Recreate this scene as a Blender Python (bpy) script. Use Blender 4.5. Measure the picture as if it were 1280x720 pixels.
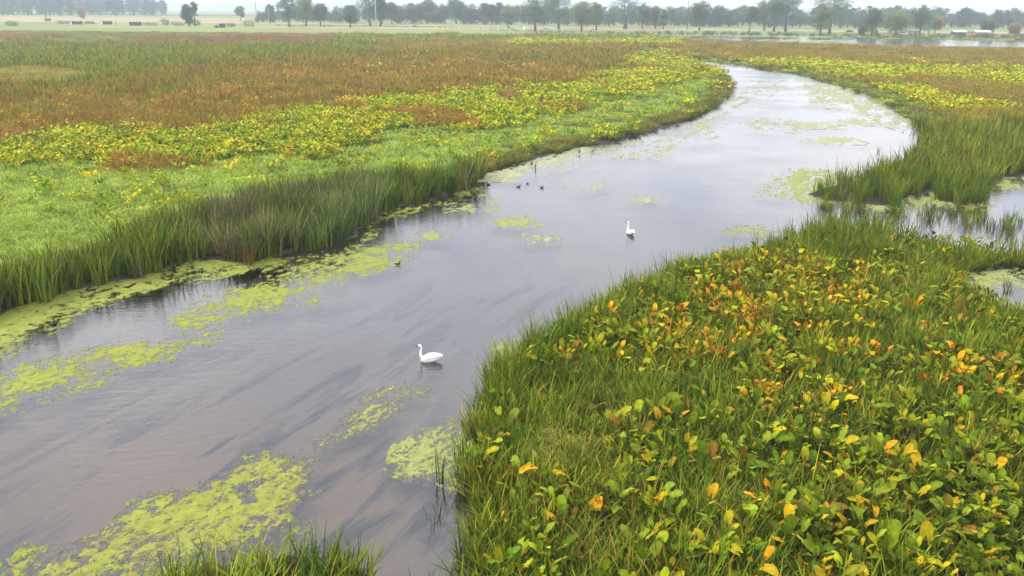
import bpy, math, random
import numpy as np
from mathutils import Matrix, Vector

for o in list(bpy.data.objects): bpy.data.objects.remove(o)
SC = bpy.context.scene
COL = SC.collection
RS = np.random.RandomState(7)
random.seed(7)

# ---------------------------------------------------------------- camera
CH, F, CX, CY = 13.0, 1050.0, 640.0, 360.0
TH = math.atan((CY - 12.0) / F); ROLL = 0.0078
_f = np.array([0, math.cos(TH), -math.sin(TH)]); _r0 = np.array([1.0, 0, 0]); _u0 = np.array([0, math.sin(TH), math.cos(TH)])
_r = _r0 * math.cos(ROLL) + _u0 * math.sin(ROLL); _u = -_r0 * math.sin(ROLL) + _u0 * math.cos(ROLL)
cam = bpy.data.cameras.new('camera'); camo = bpy.data.objects.new('camera', cam); COL.objects.link(camo)
cam.sensor_fit = 'HORIZONTAL'; cam.sensor_width = 36; cam.lens = F / 1280 * 36; cam.clip_start = 0.1; cam.clip_end = 20000
m3 = Matrix(((_r[0], _u[0], -_f[0]), (_r[1], _u[1], -_f[1]), (_r[2], _u[2], -_f[2])))
camo.matrix_world = Matrix.Translation((0, 0, CH)) @ m3.to_4x4()
SC.camera = camo

# ---------------------------------------------------------------- light
SUN_EL, SUN_AZ = math.radians(48), math.radians(-60)     # azimuth from +Y towards +X
w = bpy.data.worlds.new('World'); SC.world = w; w.use_nodes = True
nt = w.node_tree; nt.nodes.clear(); N = nt.nodes; L = nt.links
def nd(nt, t, **k):
    n = nt.nodes.new(t)
    for a, b in k.items():
        if a.startswith('i_'):
            s = a[2:]; n.inputs[int(s) if s.isdigit() else s.replace('_', ' ')].default_value = b
        else: setattr(n, a, b)
    return n
sky = nd(nt, 'ShaderNodeTexSky', sky_type='NISHITA', sun_disc=False); sky.sun_elevation = SUN_EL; sky.sun_rotation = SUN_AZ; sky.dust_density = 3.0
skm = nd(nt, 'ShaderNodeVectorMath', operation='SCALE'); skm.inputs['Scale'].default_value = 0.07
L.new(sky.outputs[0], skm.inputs[0])
tc = nd(nt, 'ShaderNodeTexCoord'); sp = nd(nt, 'ShaderNodeSeparateXYZ'); L.new(tc.outputs['Generated'], sp.inputs[0])
zc = nd(nt, 'ShaderNodeMath', operation='MAXIMUM', i_1=0.0); L.new(sp.outputs[2], zc.inputs[0])
zd = nd(nt, 'ShaderNodeMath', operation='ADD', i_1=0.10); L.new(zc.outputs[0], zd.inputs[0])
dx = nd(nt, 'ShaderNodeMath', operation='DIVIDE'); L.new(sp.outputs[0], dx.inputs[0]); L.new(zd.outputs[0], dx.inputs[1])
dy = nd(nt, 'ShaderNodeMath', operation='DIVIDE'); L.new(sp.outputs[1], dy.inputs[0]); L.new(zd.outputs[0], dy.inputs[1])
cb = nd(nt, 'ShaderNodeCombineXYZ'); L.new(dx.outputs[0], cb.inputs[0]); L.new(dy.outputs[0], cb.inputs[1])
nz = nd(nt, 'ShaderNodeTexNoise', i_Scale=1.15, i_Detail=5.0, i_Roughness=0.55); L.new(cb.outputs[0], nz.inputs['Vector'])
nz2 = nd(nt, 'ShaderNodeTexNoise', i_Scale=0.55, i_Detail=3.0, i_Roughness=0.5); 
mp = nd(nt, 'ShaderNodeMapping'); mp.inputs['Location'].default_value = (3.1, 7.7, 2.0); L.new(cb.outputs[0], mp.inputs[0]); L.new(mp.outputs[0], nz2.inputs['Vector'])
rm = nd(nt, 'ShaderNodeValToRGB'); L.new(nz.outputs[0], rm.inputs[0])
rm.color_ramp.elements[0].position = 0.34; rm.color_ramp.elements[0].color = (0.60, 0.66, 0.80, 1)
rm.color_ramp.elements[1].position = 0.62; rm.color_ramp.elements[1].color = (1.02, 1.0, 1.0, 1)
# overcast luminance: horizon to zenith 1 : 2.4 (CIE overcast sky)
lum = nd(nt, 'ShaderNodeMath', operation='MULTIPLY_ADD', i_1=0.62, i_2=0.94); L.new(zc.outputs[0], lum.inputs[0])
cl = nd(nt, 'ShaderNodeVectorMath', operation='SCALE'); L.new(rm.outputs[0], cl.inputs[0]); L.new(lum.outputs[0], cl.inputs['Scale'])
thin = nd(nt, 'ShaderNodeMapRange'); L.new(nz2.outputs[0], thin.inputs[0])
thin.inputs[1].default_value = 0.35; thin.inputs[2].default_value = 0.6; thin.inputs[3].default_value = 0.80; thin.inputs[4].default_value = 1.0
mx = nd(nt, 'ShaderNodeMix', data_type='RGBA'); L.new(thin.outputs[0], mx.inputs[0]); L.new(skm.outputs[0], mx.inputs[6]); L.new(cl.outputs[0], mx.inputs[7])
bg = nd(nt, 'ShaderNodeBackground', i_Strength=1.0); L.new(mx.outputs[2], bg.inputs[0])
wo = nd(nt, 'ShaderNodeOutputWorld'); L.new(bg.outputs[0], wo.inputs[0])
sl = bpy.data.lights.new('sun', 'SUN'); sl.energy = 2.6; sl.angle = math.radians(10); sl.color = (1.0, 0.94, 0.84)
so = bpy.data.objects.new('sun', sl); COL.objects.link(so)
sd = Vector((math.cos(SUN_EL) * math.sin(SUN_AZ), math.cos(SUN_EL) * math.cos(SUN_AZ), math.sin(SUN_EL)))
so.rotation_euler = sd.to_track_quat('Z', 'Y').to_euler(); so.location = (0, 0, 60)
SC.view_settings.view_transform = 'Standard'; SC.view_settings.look = 'None'; SC.view_settings.gamma = 1
SC.view_settings.exposure = 0.95
SC.render.engine = 'CYCLES'
SC.cycles.max_bounces = 6; SC.cycles.diffuse_bounces = 1; SC.cycles.glossy_bounces = 2; SC.cycles.transmission_bounces = 3
SC.cycles.transparent_max_bounces = 8; SC.cycles.volume_bounces = 0; SC.cycles.caustics_reflective = False; SC.cycles.caustics_refractive = False

# ---------------------------------------------------------------- helpers
def px2g(x, y, z=0.0):
    x = np.asarray(x, float); y = np.asarray(y, float)
    d = _r * (x - CX)[..., None] + _u * (CY - y)[..., None] + _f * F
    t = (z - CH) / np.minimum(d[..., 2], -1e-3)
    p = d * t[..., None]; p[..., 2] = z
    return p
def g2px(X, Y, Z=0.0):
    X = np.asarray(X, float); Y = np.asarray(Y, float)
    v = np.stack([X, Y, np.broadcast_to(Z - CH, X.shape)], -1)
    dep = np.maximum(v @ _f, 0.5)
    return CX + F * (v @ _r) / dep, CY - F * (v @ _u) / dep
def P(x, y):
    p = px2g(np.array([x]), np.array([y]))[0]; return float(p[0]), float(p[1])
def ppm(x, y):                      # pixels of the photograph per metre at a ground point
    X, Y = P(x, y); return F / (Y * math.cos(TH) + CH * math.sin(TH))
def _h(ix, iy, s):
    n = (ix.astype(np.int64) * 374761393 + iy.astype(np.int64) * 668265263 + s * 982451653) & 0x7fffffff
    n = ((n ^ (n >> 13)) * 1274126177) & 0x7fffffff
    return ((n ^ (n >> 16)) & 0xffff) / 65535.0
def vn(x, y, s=0):
    ix = np.floor(x); iy = np.floor(y); fx = x - ix; fy = y - iy
    fx = fx * fx * (3 - 2 * fx); fy = fy * fy * (3 - 2 * fy)
    a = _h(ix, iy, s); b = _h(ix + 1, iy, s); c = _h(ix, iy + 1, s); d = _h(ix + 1, iy + 1, s)
    return a + (b - a) * fx + (c - a) * fy + (a - b - c + d) * fx * fy
def fbm(x, y, s=0, o=4):
    r = 0; a = 0.5; t = 0
    for i in range(o):
        r = r + a * vn(x, y, s + i * 17); t += a; x = x * 2.03 + 11.3; y = y * 2.03 - 7.1; a *= 0.5
    return r / t
def sdf(poly, X, Y):                # signed distance, positive inside
    poly = np.asarray(poly, float)[:, :2]
    a = poly; b = np.roll(poly, -1, 0)
    best = np.full(X.shape, 1e18); ins = np.zeros(X.shape, bool)
    for (ax, ay), (bx, by) in zip(a, b):
        ex, ey = bx - ax, by - ay; l = ex * ex + ey * ey + 1e-9
        t = np.clip(((X - ax) * ex + (Y - ay) * ey) / l, 0, 1)
        d = (X - ax - t * ex) ** 2 + (Y - ay - t * ey) ** 2
        best = np.minimum(best, d)
        c = (ay > Y) != (by > Y)
        if ey != 0: ins ^= c & (X < ax + (Y - ay) * ex / ey)
    return np.where(ins, 1, -1) * np.sqrt(best)
def smooth_poly(pts, n=4):
    p = np.asarray(pts, float); q = []
    m = len(p)
    for i in range(m):
        p0, p1, p2, p3 = p[i - 1], p[i], p[(i + 1) % m], p[(i + 2) % m]
        for k in range(n):
            t = k / n
            q.append(0.5 * ((2 * p1) + (p2 - p0) * t + (2 * p0 - 5 * p1 + 4 * p2 - p3) * t * t + (3 * p1 - p0 - 3 * p2 + p3) * t ** 3))
    return np.array(q)
def gpoly(pts, n=4):
    q = smooth_poly(pts, n); return px2g(q[:, 0], q[:, 1])[:, :2]
def lin(r, g, b, k=1.0):
    f = lambda c: ((c / 255 + 0.055) / 1.055) ** 2.4 if c > 10 else c / 255 / 12.92
    return np.array([f(r) * k, f(g) * k, f(b) * k])

def mesh(name, verts, faces, mat, smooth=False, attrs=None):
    me = bpy.data.meshes.new(name)
    verts = np.asarray(verts, np.float32).reshape(-1, 3)
    if isinstance(faces, np.ndarray):
        k = faces.shape[1]; nf = len(faces)
        me.vertices.add(len(verts)); me.vertices.foreach_set('co', verts.ravel())
        me.loops.add(nf * k); me.loops.foreach_set('vertex_index', faces.astype(np.int32).ravel())
        me.polygons.add(nf); me.polygons.foreach_set('loop_start', np.arange(0, nf * k, k, dtype=np.int32))
        me.update(calc_edges=True)
    else:
        me.from_pydata([tuple(map(float, v)) for v in verts], [], [tuple(map(int, f)) for f in faces])
    if mat: me.materials.append(mat)
    if smooth: me.polygons.foreach_set('use_smooth', np.ones(len(me.polygons), bool))
    for k, v in (attrs or {}).items():
        v = np.asarray(v, np.float32)
        if v.ndim == 1:
            a = me.attributes.new(k, 'FLOAT', 'POINT'); a.data.foreach_set('value', v)
        else:
            if v.shape[1] == 3: v = np.concatenate([v, np.ones((len(v), 1), np.float32)], 1)
            a = me.attributes.new(k, 'FLOAT_COLOR', 'POINT'); a.data.foreach_set('color', v.ravel())
    me.validate(); me.update()
    return me
def tag(o, label=None, cat=None, group=None, kind=None):
    if label: o['label'] = label
    if cat: o['category'] = cat
    if group: o['group'] = group
    if kind: o['kind'] = kind
    return o
def link(name, me, parent=None, loc=(0, 0, 0), rz=0.0, sc=1.0):
    o = bpy.data.objects.new(name, me); COL.objects.link(o); o.location = loc; o.rotation_euler = (0, 0, rz)
    o.scale = (sc, sc, sc) if np.isscalar(sc) else sc
    if parent: o.parent = parent
    return o
def empty(name, loc, rz=0.0, sc=1.0):
    o = link(name, None, None, loc, rz, sc); o.empty_display_size = 0.3; return o

class MB:                            # collects tubes, boxes and sheets into one mesh
    def __init__(s): s.v = []; s.f = []; s.c = []
    def add(s, v, f, c=None):
        b = len(s.v); s.v += [tuple(p) for p in v]; s.f += [tuple(i + b for i in q) for q in f]
        if c is not None: s.c += [tuple(c)] * len(v)
    def box(s, x0, x1, y0, y1, z0, z1, c=None):
        v = [(x0, y0, z0), (x1, y0, z0), (x1, y1, z0), (x0, y1, z0), (x0, y0, z1), (x1, y0, z1), (x1, y1, z1), (x0, y1, z1)]
        s.add(v, [(0, 3, 2, 1), (4, 5, 6, 7), (0, 1, 5, 4), (1, 2, 6, 5), (2, 3, 7, 6), (3, 0, 4, 7)], c)
    def tube(s, pts, rad, n=6, c=None, cap=True):
        pts = [Vector(p) for p in pts]; v = []; f = []
        for i, p in enumerate(pts):
            t = (pts[min(i + 1, len(pts) - 1)] - pts[max(i - 1, 0)]).normalized()
            a = t.orthogonal().normalized() if i == 0 else (a - t * a.dot(t)).normalized()
            b = t.cross(a)
            for k in range(n):
                q = 2 * math.pi * k / n; v.append(p + (a * math.cos(q) + b * math.sin(q)) * rad[i])
        for i in range(len(pts) - 1):
            for k in range(n): f.append((i * n + k, i * n + (k + 1) % n, (i + 1) * n + (k + 1) % n, (i + 1) * n + k))
        if cap: f += [tuple(range(n))[::-1], tuple((len(pts) - 1) * n + k for k in range(n))]
        s.add(v, f, c)
    def rings(s, rings, c=None):     # rings: list of lists of equal length, lofted and capped
        n = len(rings[0]); v = [p for r in rings for p in r]; f = []
        for i in range(len(rings) - 1):
            for k in range(n): f.append((i * n + k, i * n + (k + 1) % n, (i + 1) * n + (k + 1) % n, (i + 1) * n + k))
        f += [tuple(range(n))[::-1], tuple((len(rings) - 1) * n + k for k in range(n))]
        s.add(v, f, c)
    def me(s, name, mat, smooth=False):
        return mesh(name, s.v, s.f, mat, smooth, {'vc': np.array(s.c)} if s.c else None)
    def build(s, name, mat, parent=None, smooth=False): return link(name, s.me(name, mat, smooth), parent)

# ---------------------------------------------------------------- materials
def newmat(name):
    m = bpy.data.materials.new(name); m.use_nodes = True; m.node_tree.nodes.clear(); return m, m.node_tree
def flat_mat(name, c, rough=0.7, noise=0.15, scale=3.0, metal=0.0, bump=0.0):
    m, t = newmat(name); l = t.links
    b = nd(t, 'ShaderNodeBsdfPrincipled', i_Roughness=rough, i_Metallic=metal)
    co = nd(t, 'ShaderNodeTexCoord'); n = nd(t, 'ShaderNodeTexNoise', i_Scale=scale, i_Detail=4.0); l.new(co.outputs['Object'], n.inputs[0])
    r = nd(t, 'ShaderNodeMapRange'); l.new(n.outputs[0], r.inputs[0]); r.inputs[3].default_value = 1 - noise * 2; r.inputs[4].default_value = 1 + noise * 2
    s = nd(t, 'ShaderNodeVectorMath', operation='SCALE'); s.inputs[0].default_value = tuple(c); l.new(r.outputs[0], s.inputs['Scale']); l.new(s.outputs[0], b.inputs['Base Color'])
    if bump:
        q = nd(t, 'ShaderNodeBump', i_Strength=bump); l.new(n.outputs[0], q.inputs['Height']); l.new(q.outputs[0], b.inputs['Normal'])
    o = nd(t, 'ShaderNodeOutputMaterial'); l.new(b.outputs[0], o.inputs[0]); return m
def plant_mat(name, src, transl=0.2, rough=0.75, spec=0.06):
    """colour = source colour x the piece's own vertex tint x fine mottling"""
    m, t = newmat(name); l = t.links
    if src == 'inst': a = nd(t, 'ShaderNodeAttribute', attribute_type='INSTANCER', attribute_name='col'); ac = a.outputs['Color']
    elif src == 'obj': a = nd(t, 'ShaderNodeObjectInfo'); ac = a.outputs['Color']
    else: a = nd(t, 'ShaderNodeRGB'); a.outputs[0].default_value = (1, 1, 1, 1); ac = a.outputs[0]
    v = nd(t, 'ShaderNodeAttribute', attribute_name='vc')
    mu = nd(t, 'ShaderNodeVectorMath', operation='MULTIPLY'); l.new(ac, mu.inputs[0]); l.new(v.outputs['Color'], mu.inputs[1])
    g = nd(t, 'ShaderNodeNewGeometry'); n = nd(t, 'ShaderNodeTexNoise', i_Scale=9.0, i_Detail=3.0); l.new(g.outputs['Position'], n.inputs[0])
    r = nd(t, 'ShaderNodeMapRange'); l.new(n.outputs[0], r.inputs[0]); r.inputs[1].default_value = 0.25; r.inputs[2].default_value = 0.75; r.inputs[3].default_value = 0.7; r.inputs[4].default_value = 1.3
    s = nd(t, 'ShaderNodeVectorMath', operation='SCALE'); l.new(mu.outputs[0], s.inputs[0]); l.new(r.outputs[0], s.inputs['Scale'])
    b = nd(t, 'ShaderNodeBsdfPrincipled', i_Roughness=rough); b.inputs['Specular IOR Level'].default_value = spec
    l.new(s.outputs[0], b.inputs['Base Color'])
    tr = nd(t, 'ShaderNodeBsdfTranslucent'); l.new(s.outputs[0], tr.inputs[0])
    x = nd(t, 'ShaderNodeMixShader', i_0=transl); l.new(b.outputs[0], x.inputs[1]); l.new(tr.outputs[0], x.inputs[2])
    o = nd(t, 'ShaderNodeOutputMaterial'); l.new(x.outputs[0], o.inputs[0]); return m
M_I = plant_mat('plant_field', 'inst'); M_O = plant_mat('plant_single', 'obj'); M_V = plant_mat('foliage', 'none', 0.25, 0.6, 0.2)
M_BARK = flat_mat('bark', (0.10, 0.08, 0.062), 0.9, 0.3, 2.0)
M_WHITE = flat_mat('white_paint', (0.78, 0.78, 0.76), 0.5, 0.05); M_DARK = flat_mat('dark_boards', (0.035, 0.036, 0.042), 0.8, 0.2)
M_GLASS = flat_mat('dark_glass', (0.02, 0.025, 0.03), 0.1, 0.0); M_TYRE = flat_mat('tyre', (0.02, 0.02, 0.02), 0.8, 0.1)
M_FEATHER = flat_mat('white_feather', (0.86, 0.86, 0.84), 0.7, 0.03, 12.0); M_BILL = flat_mat('black_bill', (0.012, 0.012, 0.013), 0.4, 0.0)

# ---------------------------------------------------------------- plan of water and land (outlines measured on the photograph, set out on the ground)
RIVER = gpoly([(-700, 660), (-400, 520), (-150, 440), (0, 393), (60, 375), (120, 355), (180, 346), (240, 326), (310, 329), (345, 318), (400, 310), (432, 302),
               (450, 285), (480, 263), (540, 249), (592, 234), (606, 216), (640, 206), (690, 193), (740, 181), (800, 168), (850, 152), (890, 135), (911, 117), (912, 103),
               (900, 90), (880, 80), (858, 75.5), (868, 73), (890, 76.5), (960, 87), (1010, 96), (1080, 118), (1128, 143), (1152, 165), (1152, 185), (1130, 208), (1080, 226),
               (1040, 234), (1012, 244), (1060, 253), (1105, 257), (1133, 246), (1165, 240), (1180, 252), (1228, 252), (1238, 226), (1300, 218), (1420, 212), (1500, 300),
               (1280, 322), (1220, 317), (1150, 308), (1100, 300), (1045, 294), (1000, 302), (940, 318), (880, 334), (820, 352), (760, 384), (700, 416), (650, 446), (618, 480),
               (600, 520), (582, 560), (586, 600), (597, 640), (596, 690), (580, 745), (530, 770), (488, 745), (462, 712), (380, 706), (300, 702), (240, 716), (180, 745), (60, 800), (-200, 900), (-700, 1000)], 3)
POND = gpoly([(1196, 346), (1230, 336), (1290, 334), (1400, 332), (1420, 400), (1290, 402), (1240, 388), (1206, 370)], 3)
POOL = gpoly([(1108, 442), (1114, 432), (1121, 436), (1118, 450), (1110, 450)], 3)
LAKE = gpoly([(770, 44.6), (900, 45.2), (1000, 46.6), (1130, 48.2), (1280, 49.8), (1500, 52.5), (1500, 66), (1280, 61.5), (1150, 59.5), (1050, 56.5), (990, 54.5), (930, 53.2), (860, 49), (800, 46.5)], 2)
def water_sd(X, Y):
    jit = (fbm(X * 0.9, Y * 0.9, 5, 3) - 0.5) * 0.9
    a = sdf(RIVER, X, Y) + jit
    a = np.maximum(a, sdf(POND, X, Y) + jit); a = np.maximum(a, sdf(POOL, X, Y))
    return np.maximum(a, sdf(LAKE, X, Y))

# ---------------------------------------------------------------- ground
def build_ground():
    ys = np.concatenate([np.linspace(-40, 12, 14)[:-1], 12 * (7000 / 12.0) ** np.linspace(0, 1, 560)])
    us = np.linspace(-1.15, 1.15, 300)
    Yg, Ug = np.meshgrid(ys, us, indexing='ij'); Xg = Ug * np.maximum(Yg, 25) * 1.0
    X = Xg.ravel(); Y = Yg.ravel()
    sdv = np.full(X.shape, -50.0); near = (Y < 700)
    sdv[near] = water_sd(X[near], Y[near])
    t = np.clip((sdv + 0.35) / 1.3, 0, 1); t = t * t * (3 - 2 * t)
    z = 0.16 + 0.16 * (fbm(X * 0.35, Y * 0.35, 3) - 0.5) - t * 0.75
    z += np.clip((Y - 380) / 1500, 0, 1) * 0.6
    n1 = len(us); i = np.arange(len(ys) - 1)[:, None] * n1 + np.arange(n1 - 1)[None]
    fc = np.stack([i, i + 1, i + 1 + n1, i + n1], -1).reshape(-1, 4)
    # ground-cover tint: undergrowth on the marsh, dry crop field far left, mown verge
    px, py = g2px(X, Y)
    base = np.tile(lin(48, 44, 32, 0.6), (len(X), 1))
    k = fbm(X * 0.05, Y * 0.05, 9)[:, None]
    base = base * (0.75 + 0.6 * k)
    far = np.clip((Y - 330) / 120, 0, 1)[:, None]
    base = base * (1 - far) + far * (lin(112, 124, 70, 0.75) * (0.8 + 0.5 * fbm(X * 0.02, Y * 0.01, 21)[:, None]))
    U = X / np.maximum(Y, 1)
    jj = 40 * (fbm(X * 0.004, Y * 0.004, 31) - 0.5)
    crop = np.where(U < -0.30, (Y + jj > 735) & (Y + jj < 1050), (Y + jj * .5 > 590) & (Y + jj * .5 < 640))
    cm = crop[:, None] * 0.9
    base = base * (1 - cm) + cm * lin(204, 172, 136, 0.42)
    dk = ((Y > 1320) & (Y < 1500) & (U < -0.2))[:, None]
    base = np.where(dk, lin(70, 60, 60, 0.6), base)
    weed = np.clip(fbm(X * 0.13, Y * 0.07, 83) * 3.0 - 0.95, 0, 1) * np.clip((48 - Y) / 12, 0.12, 1)  # strength of the blue-grey bed streaks, weaker farther out
    me = mesh('marsh_ground', np.stack([X, Y, z], 1), fc, None, True, {'vc': base, 'bed': np.clip((sdv + 0.1) / 0.5, 0, 1), 'weed': weed, 'shoal': np.clip((py - 380) / 160, 0, 1) * np.clip((620 - px) / 150, 0, 1)})
    m, t_ = newmat('marsh_soil'); l = t_.links
    a = nd(t_, 'ShaderNodeAttribute', attribute_name='vc'); bd = nd(t_, 'ShaderNodeAttribute', attribute_name='bed')
    g = nd(t_, 'ShaderNodeNewGeometry')
    n = nd(t_, 'ShaderNodeTexNoise', i_Scale=1.5, i_Detail=6.0); l.new(g.outputs[0], n.inputs[0])
    r = nd(t_, 'ShaderNodeMapRange'); l.new(n.outputs[0], r.inputs[0]); r.inputs[3].default_value = 0.4; r.inputs[4].default_value = 1.6
    s = nd(t_, 'ShaderNodeVectorMath', operation='SCALE'); l.new(a.outputs['Color'], s.inputs[0]); l.new(r.outputs[0], s.inputs['Scale'])
    # silt bed with blue-grey streaks drawn out along the current
    mp = nd(t_, 'ShaderNodeMapping'); mp.vector_type = 'TEXTURE'
    mp.inputs['Rotation'].default_value = (0, 0, FLOW); mp.inputs['Scale'].default_value = (4.6, 0.9, 1.0); l.new(g.outputs[0], mp.inputs[0])
    n2 = nd(t_, 'ShaderNodeTexNoise', i_Scale=0.7, i_Detail=5.0, i_Roughness=0.6, i_Distortion=0.5); l.new(mp.outputs[0], n2.inputs[0])
    cr = nd(t_, 'ShaderNodeValToRGB'); l.new(n2.outputs[0], cr.inputs[0])
    cr.color_ramp.elements[0].position = 0.40; cr.color_ramp.elements[0].color = (1, 1, 1, 1)
    cr.color_ramp.elements[1].position = 0.50; cr.color_ramp.elements[1].color = (0, 0, 0, 1)
    wa = nd(t_, 'ShaderNodeAttribute', attribute_name='weed'); wm = nd(t_, 'ShaderNodeMath', operation='MULTIPLY', use_clamp=True); l.new(cr.outputs[0], wm.inputs[0]); l.new(wa.outputs['Fac'], wm.inputs[1])
    bc = nd(t_, 'ShaderNodeMix', data_type='RGBA'); l.new(wm.outputs[0], bc.inputs[0]); sh = nd(t_, 'ShaderNodeAttribute', attribute_name='shoal'); sm_ = nd(t_, 'ShaderNodeMix', data_type='RGBA'); l.new(sh.outputs['Fac'], sm_.inputs[0])
    sm_.inputs[6].default_value = tuple(lin(142, 142, 140, 0.55)) + (1,); sm_.inputs[7].default_value = tuple(lin(176, 146, 112, 0.58)) + (1,); l.new(sm_.outputs[2], bc.inputs[6]); bc.inputs[7].default_value = tuple(lin(56, 72, 100, 0.26)) + (1,)
    n3 = nd(t_, 'ShaderNodeTexNoise', i_Scale=6.0, i_Detail=5.0, i_Roughness=0.7); l.new(g.outputs[0], n3.inputs[0])
    r3 = nd(t_, 'ShaderNodeMapRange'); l.new(n3.outputs[0], r3.inputs[0]); r3.inputs[3].default_value = 0.75; r3.inputs[4].default_value = 1.25
    s3 = nd(t_, 'ShaderNodeVectorMath', operation='SCALE'); l.new(bc.outputs[2], s3.inputs[0]); l.new(r3.outputs[0], s3.inputs['Scale'])
    mm = nd(t_, 'ShaderNodeMix', data_type='RGBA'); l.new(bd.outputs['Fac'], mm.inputs[0]); l.new(s.outputs[0], mm.inputs[6]); l.new(s3.outputs[0], mm.inputs[7])
    b = nd(t_, 'ShaderNodeBsdfPrincipled', i_Roughness=0.95); b.inputs['Specular IOR Level'].default_value = 0.1
    l.new(mm.outputs[2], b.inputs['Base Color'])
    bp = nd(t_, 'ShaderNodeBump', i_Strength=0.4, i_Distance=0.2); l.new(n.outputs[0], bp.inputs['Height']); l.new(bp.outputs[0], b.inputs['Normal'])
    o = nd(t_, 'ShaderNodeOutputMaterial'); l.new(b.outputs[0], o.inputs[0])
    me.materials.append(m)
    return tag(link('marsh_ground', me), kind='structure')
_a = P(100, 600); _b = P(420, 420); FLOW = math.atan2(_b[1] - _a[1], _b[0] - _a[0])
build_ground()

def build_water():
    m, t = newmat('river_water'); l = t.links
    g = nd(t, 'ShaderNodeNewGeometry')
    mp = nd(t, 'ShaderNodeMapping'); mp.vector_type = 'TEXTURE'; mp.inputs['Rotation'].default_value = (0, 0, 0.15); mp.inputs['Scale'].default_value = (2.2, 0.8, 1); l.new(g.outputs[0], mp.inputs[0])
    n1 = nd(t, 'ShaderNodeTexNoise', i_Scale=2.6, i_Detail=3.0, i_Roughness=0.5); l.new(mp.outputs[0], n1.inputs[0])
    n2 = nd(t, 'ShaderNodeTexNoise', i_Scale=0.12, i_Detail=2.0); l.new(g.outputs[0], n2.inputs[0])
    amp = nd(t, 'ShaderNodeMapRange'); l.new(n2.outputs[0], amp.inputs[0]); amp.inputs[1].default_value = 0.4; amp.inputs[2].default_value = 0.65; amp.inputs[3].default_value = 0.15; amp.inputs[4].default_value = 1.0
    n4 = nd(t, 'ShaderNodeTexNoise', i_Scale=8.5, i_Detail=3.0, i_Roughness=0.6); l.new(mp.outputs[0], n4.inputs[0])
    ad = nd(t, 'ShaderNodeMath', operation='MULTIPLY_ADD', i_1=0.35); l.new(n4.outputs[0], ad.inputs[0]); l.new(n1.outputs[0], ad.inputs[2])
    hm = nd(t, 'ShaderNodeMath', operation='MULTIPLY'); l.new(ad.outputs[0], hm.inputs[0]); l.new(amp.outputs[0], hm.inputs[1])
    last = hm.outputs[0]
    for (sx, sy, k_) in ((537, 452, .16), (787.5, 293, .12)):     # rings spreading from the swimming birds
        c = P(sx, sy); dv = nd(t, 'ShaderNodeVectorMath', operation='DISTANCE'); l.new(g.outputs[0], dv.inputs[0]); dv.inputs[1].default_value = (c[0], c[1], 0)
        w1 = nd(t, 'ShaderNodeMath', operation='MULTIPLY', i_1=15.0); l.new(dv.outputs['Value'], w1.inputs[0]); w2 = nd(t, 'ShaderNodeMath', operation='SINE'); l.new(w1.outputs[0], w2.inputs[0])
        f1 = nd(t, 'ShaderNodeMapRange', interpolation_type='SMOOTHSTEP'); l.new(dv.outputs['Value'], f1.inputs[0]); f1.inputs[1].default_value = 0.3; f1.inputs[2].default_value = 3.2; f1.inputs[3].default_value = k_; f1.inputs[4].default_value = 0
        m1 = nd(t, 'ShaderNodeMath', operation='MULTIPLY'); l.new(w2.outputs[0], m1.inputs[0]); l.new(f1.outputs[0], m1.inputs[1])
        a1 = nd(t, 'ShaderNodeMath', operation='ADD'); l.new(last, a1.inputs[0]); l.new(m1.outputs[0], a1.inputs[1]); last = a1.outputs[0]
    bp = nd(t, 'ShaderNodeBump', i_Strength=0.5, i_Distance=0.05); l.new(last, bp.inputs['Height'])
    gl = nd(t, 'ShaderNodeBsdfGlossy', i_Roughness=0.04); gl.inputs[0].default_value = (1, 1, 1, 1); l.new(bp.outputs[0], gl.inputs['Normal'])
    tr = nd(t, 'ShaderNodeBsdfTransparent'); tr.inputs[0].default_value = (0.94, 0.94, 0.93, 1)
    fr = nd(t, 'ShaderNodeFresnel', i_IOR=1.75); l.new(bp.outputs[0], fr.inputs['Normal'])
    x = nd(t, 'ShaderNodeMixShader'); l.new(fr.outputs[0], x.inputs[0]); l.new(tr.outputs[0], x.inputs[1]); l.new(gl.outputs[0], x.inputs[2])
    o = nd(t, 'ShaderNodeOutputMaterial'); l.new(x.outputs[0], o.inputs[0])
    me = mesh('river_water', [(-260, -30, 0), (500, -30, 0), (500, 560, 0), (-260, 560, 0)], [(0, 1, 2, 3)], m)
    tag(link('river', me), kind='structure')
build_water()

# ---------------------------------------------------------------- floating duckweed
def duck_mat():
    m, t = newmat('duckweed'); l = t.links
    v = nd(t, 'ShaderNodeAttribute', attribute_name='vc'); g = nd(t, 'ShaderNodeNewGeometry')
    n = nd(t, 'ShaderNodeTexNoise', i_Scale=22.0, i_Detail=4.0); l.new(g.outputs[0], n.inputs[0])
    r = nd(t, 'ShaderNodeMapRange'); l.new(n.outputs[0], r.inputs[0]); r.inputs[1].default_value = .25; r.inputs[2].default_value = .75; r.inputs[3].default_value = 0.72; r.inputs[4].default_value = 1.25
    s = nd(t, 'ShaderNodeVectorMath', operation='SCALE'); l.new(v.outputs['Color'], s.inputs[0]); l.new(r.outputs[0], s.inputs['Scale'])
    b = nd(t, 'ShaderNodeBsdfPrincipled', i_Roughness=0.8); b.inputs['Specular IOR Level'].default_value = 0.15; l.new(s.outputs[0], b.inputs['Base Color'])
    o = nd(t, 'ShaderNodeOutputMaterial'); l.new(b.outputs[0], o.inputs[0]); return m
M_DUCK = duck_mat()
LIME, LIMED, BROWN = lin(176, 186, 76, 0.37), lin(170, 178, 104, 0.44), lin(140, 130, 94, 0.5)
PALE, OLIVE = lin(184, 188, 146, 0.44), lin(150, 150, 112, 0.5)
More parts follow.
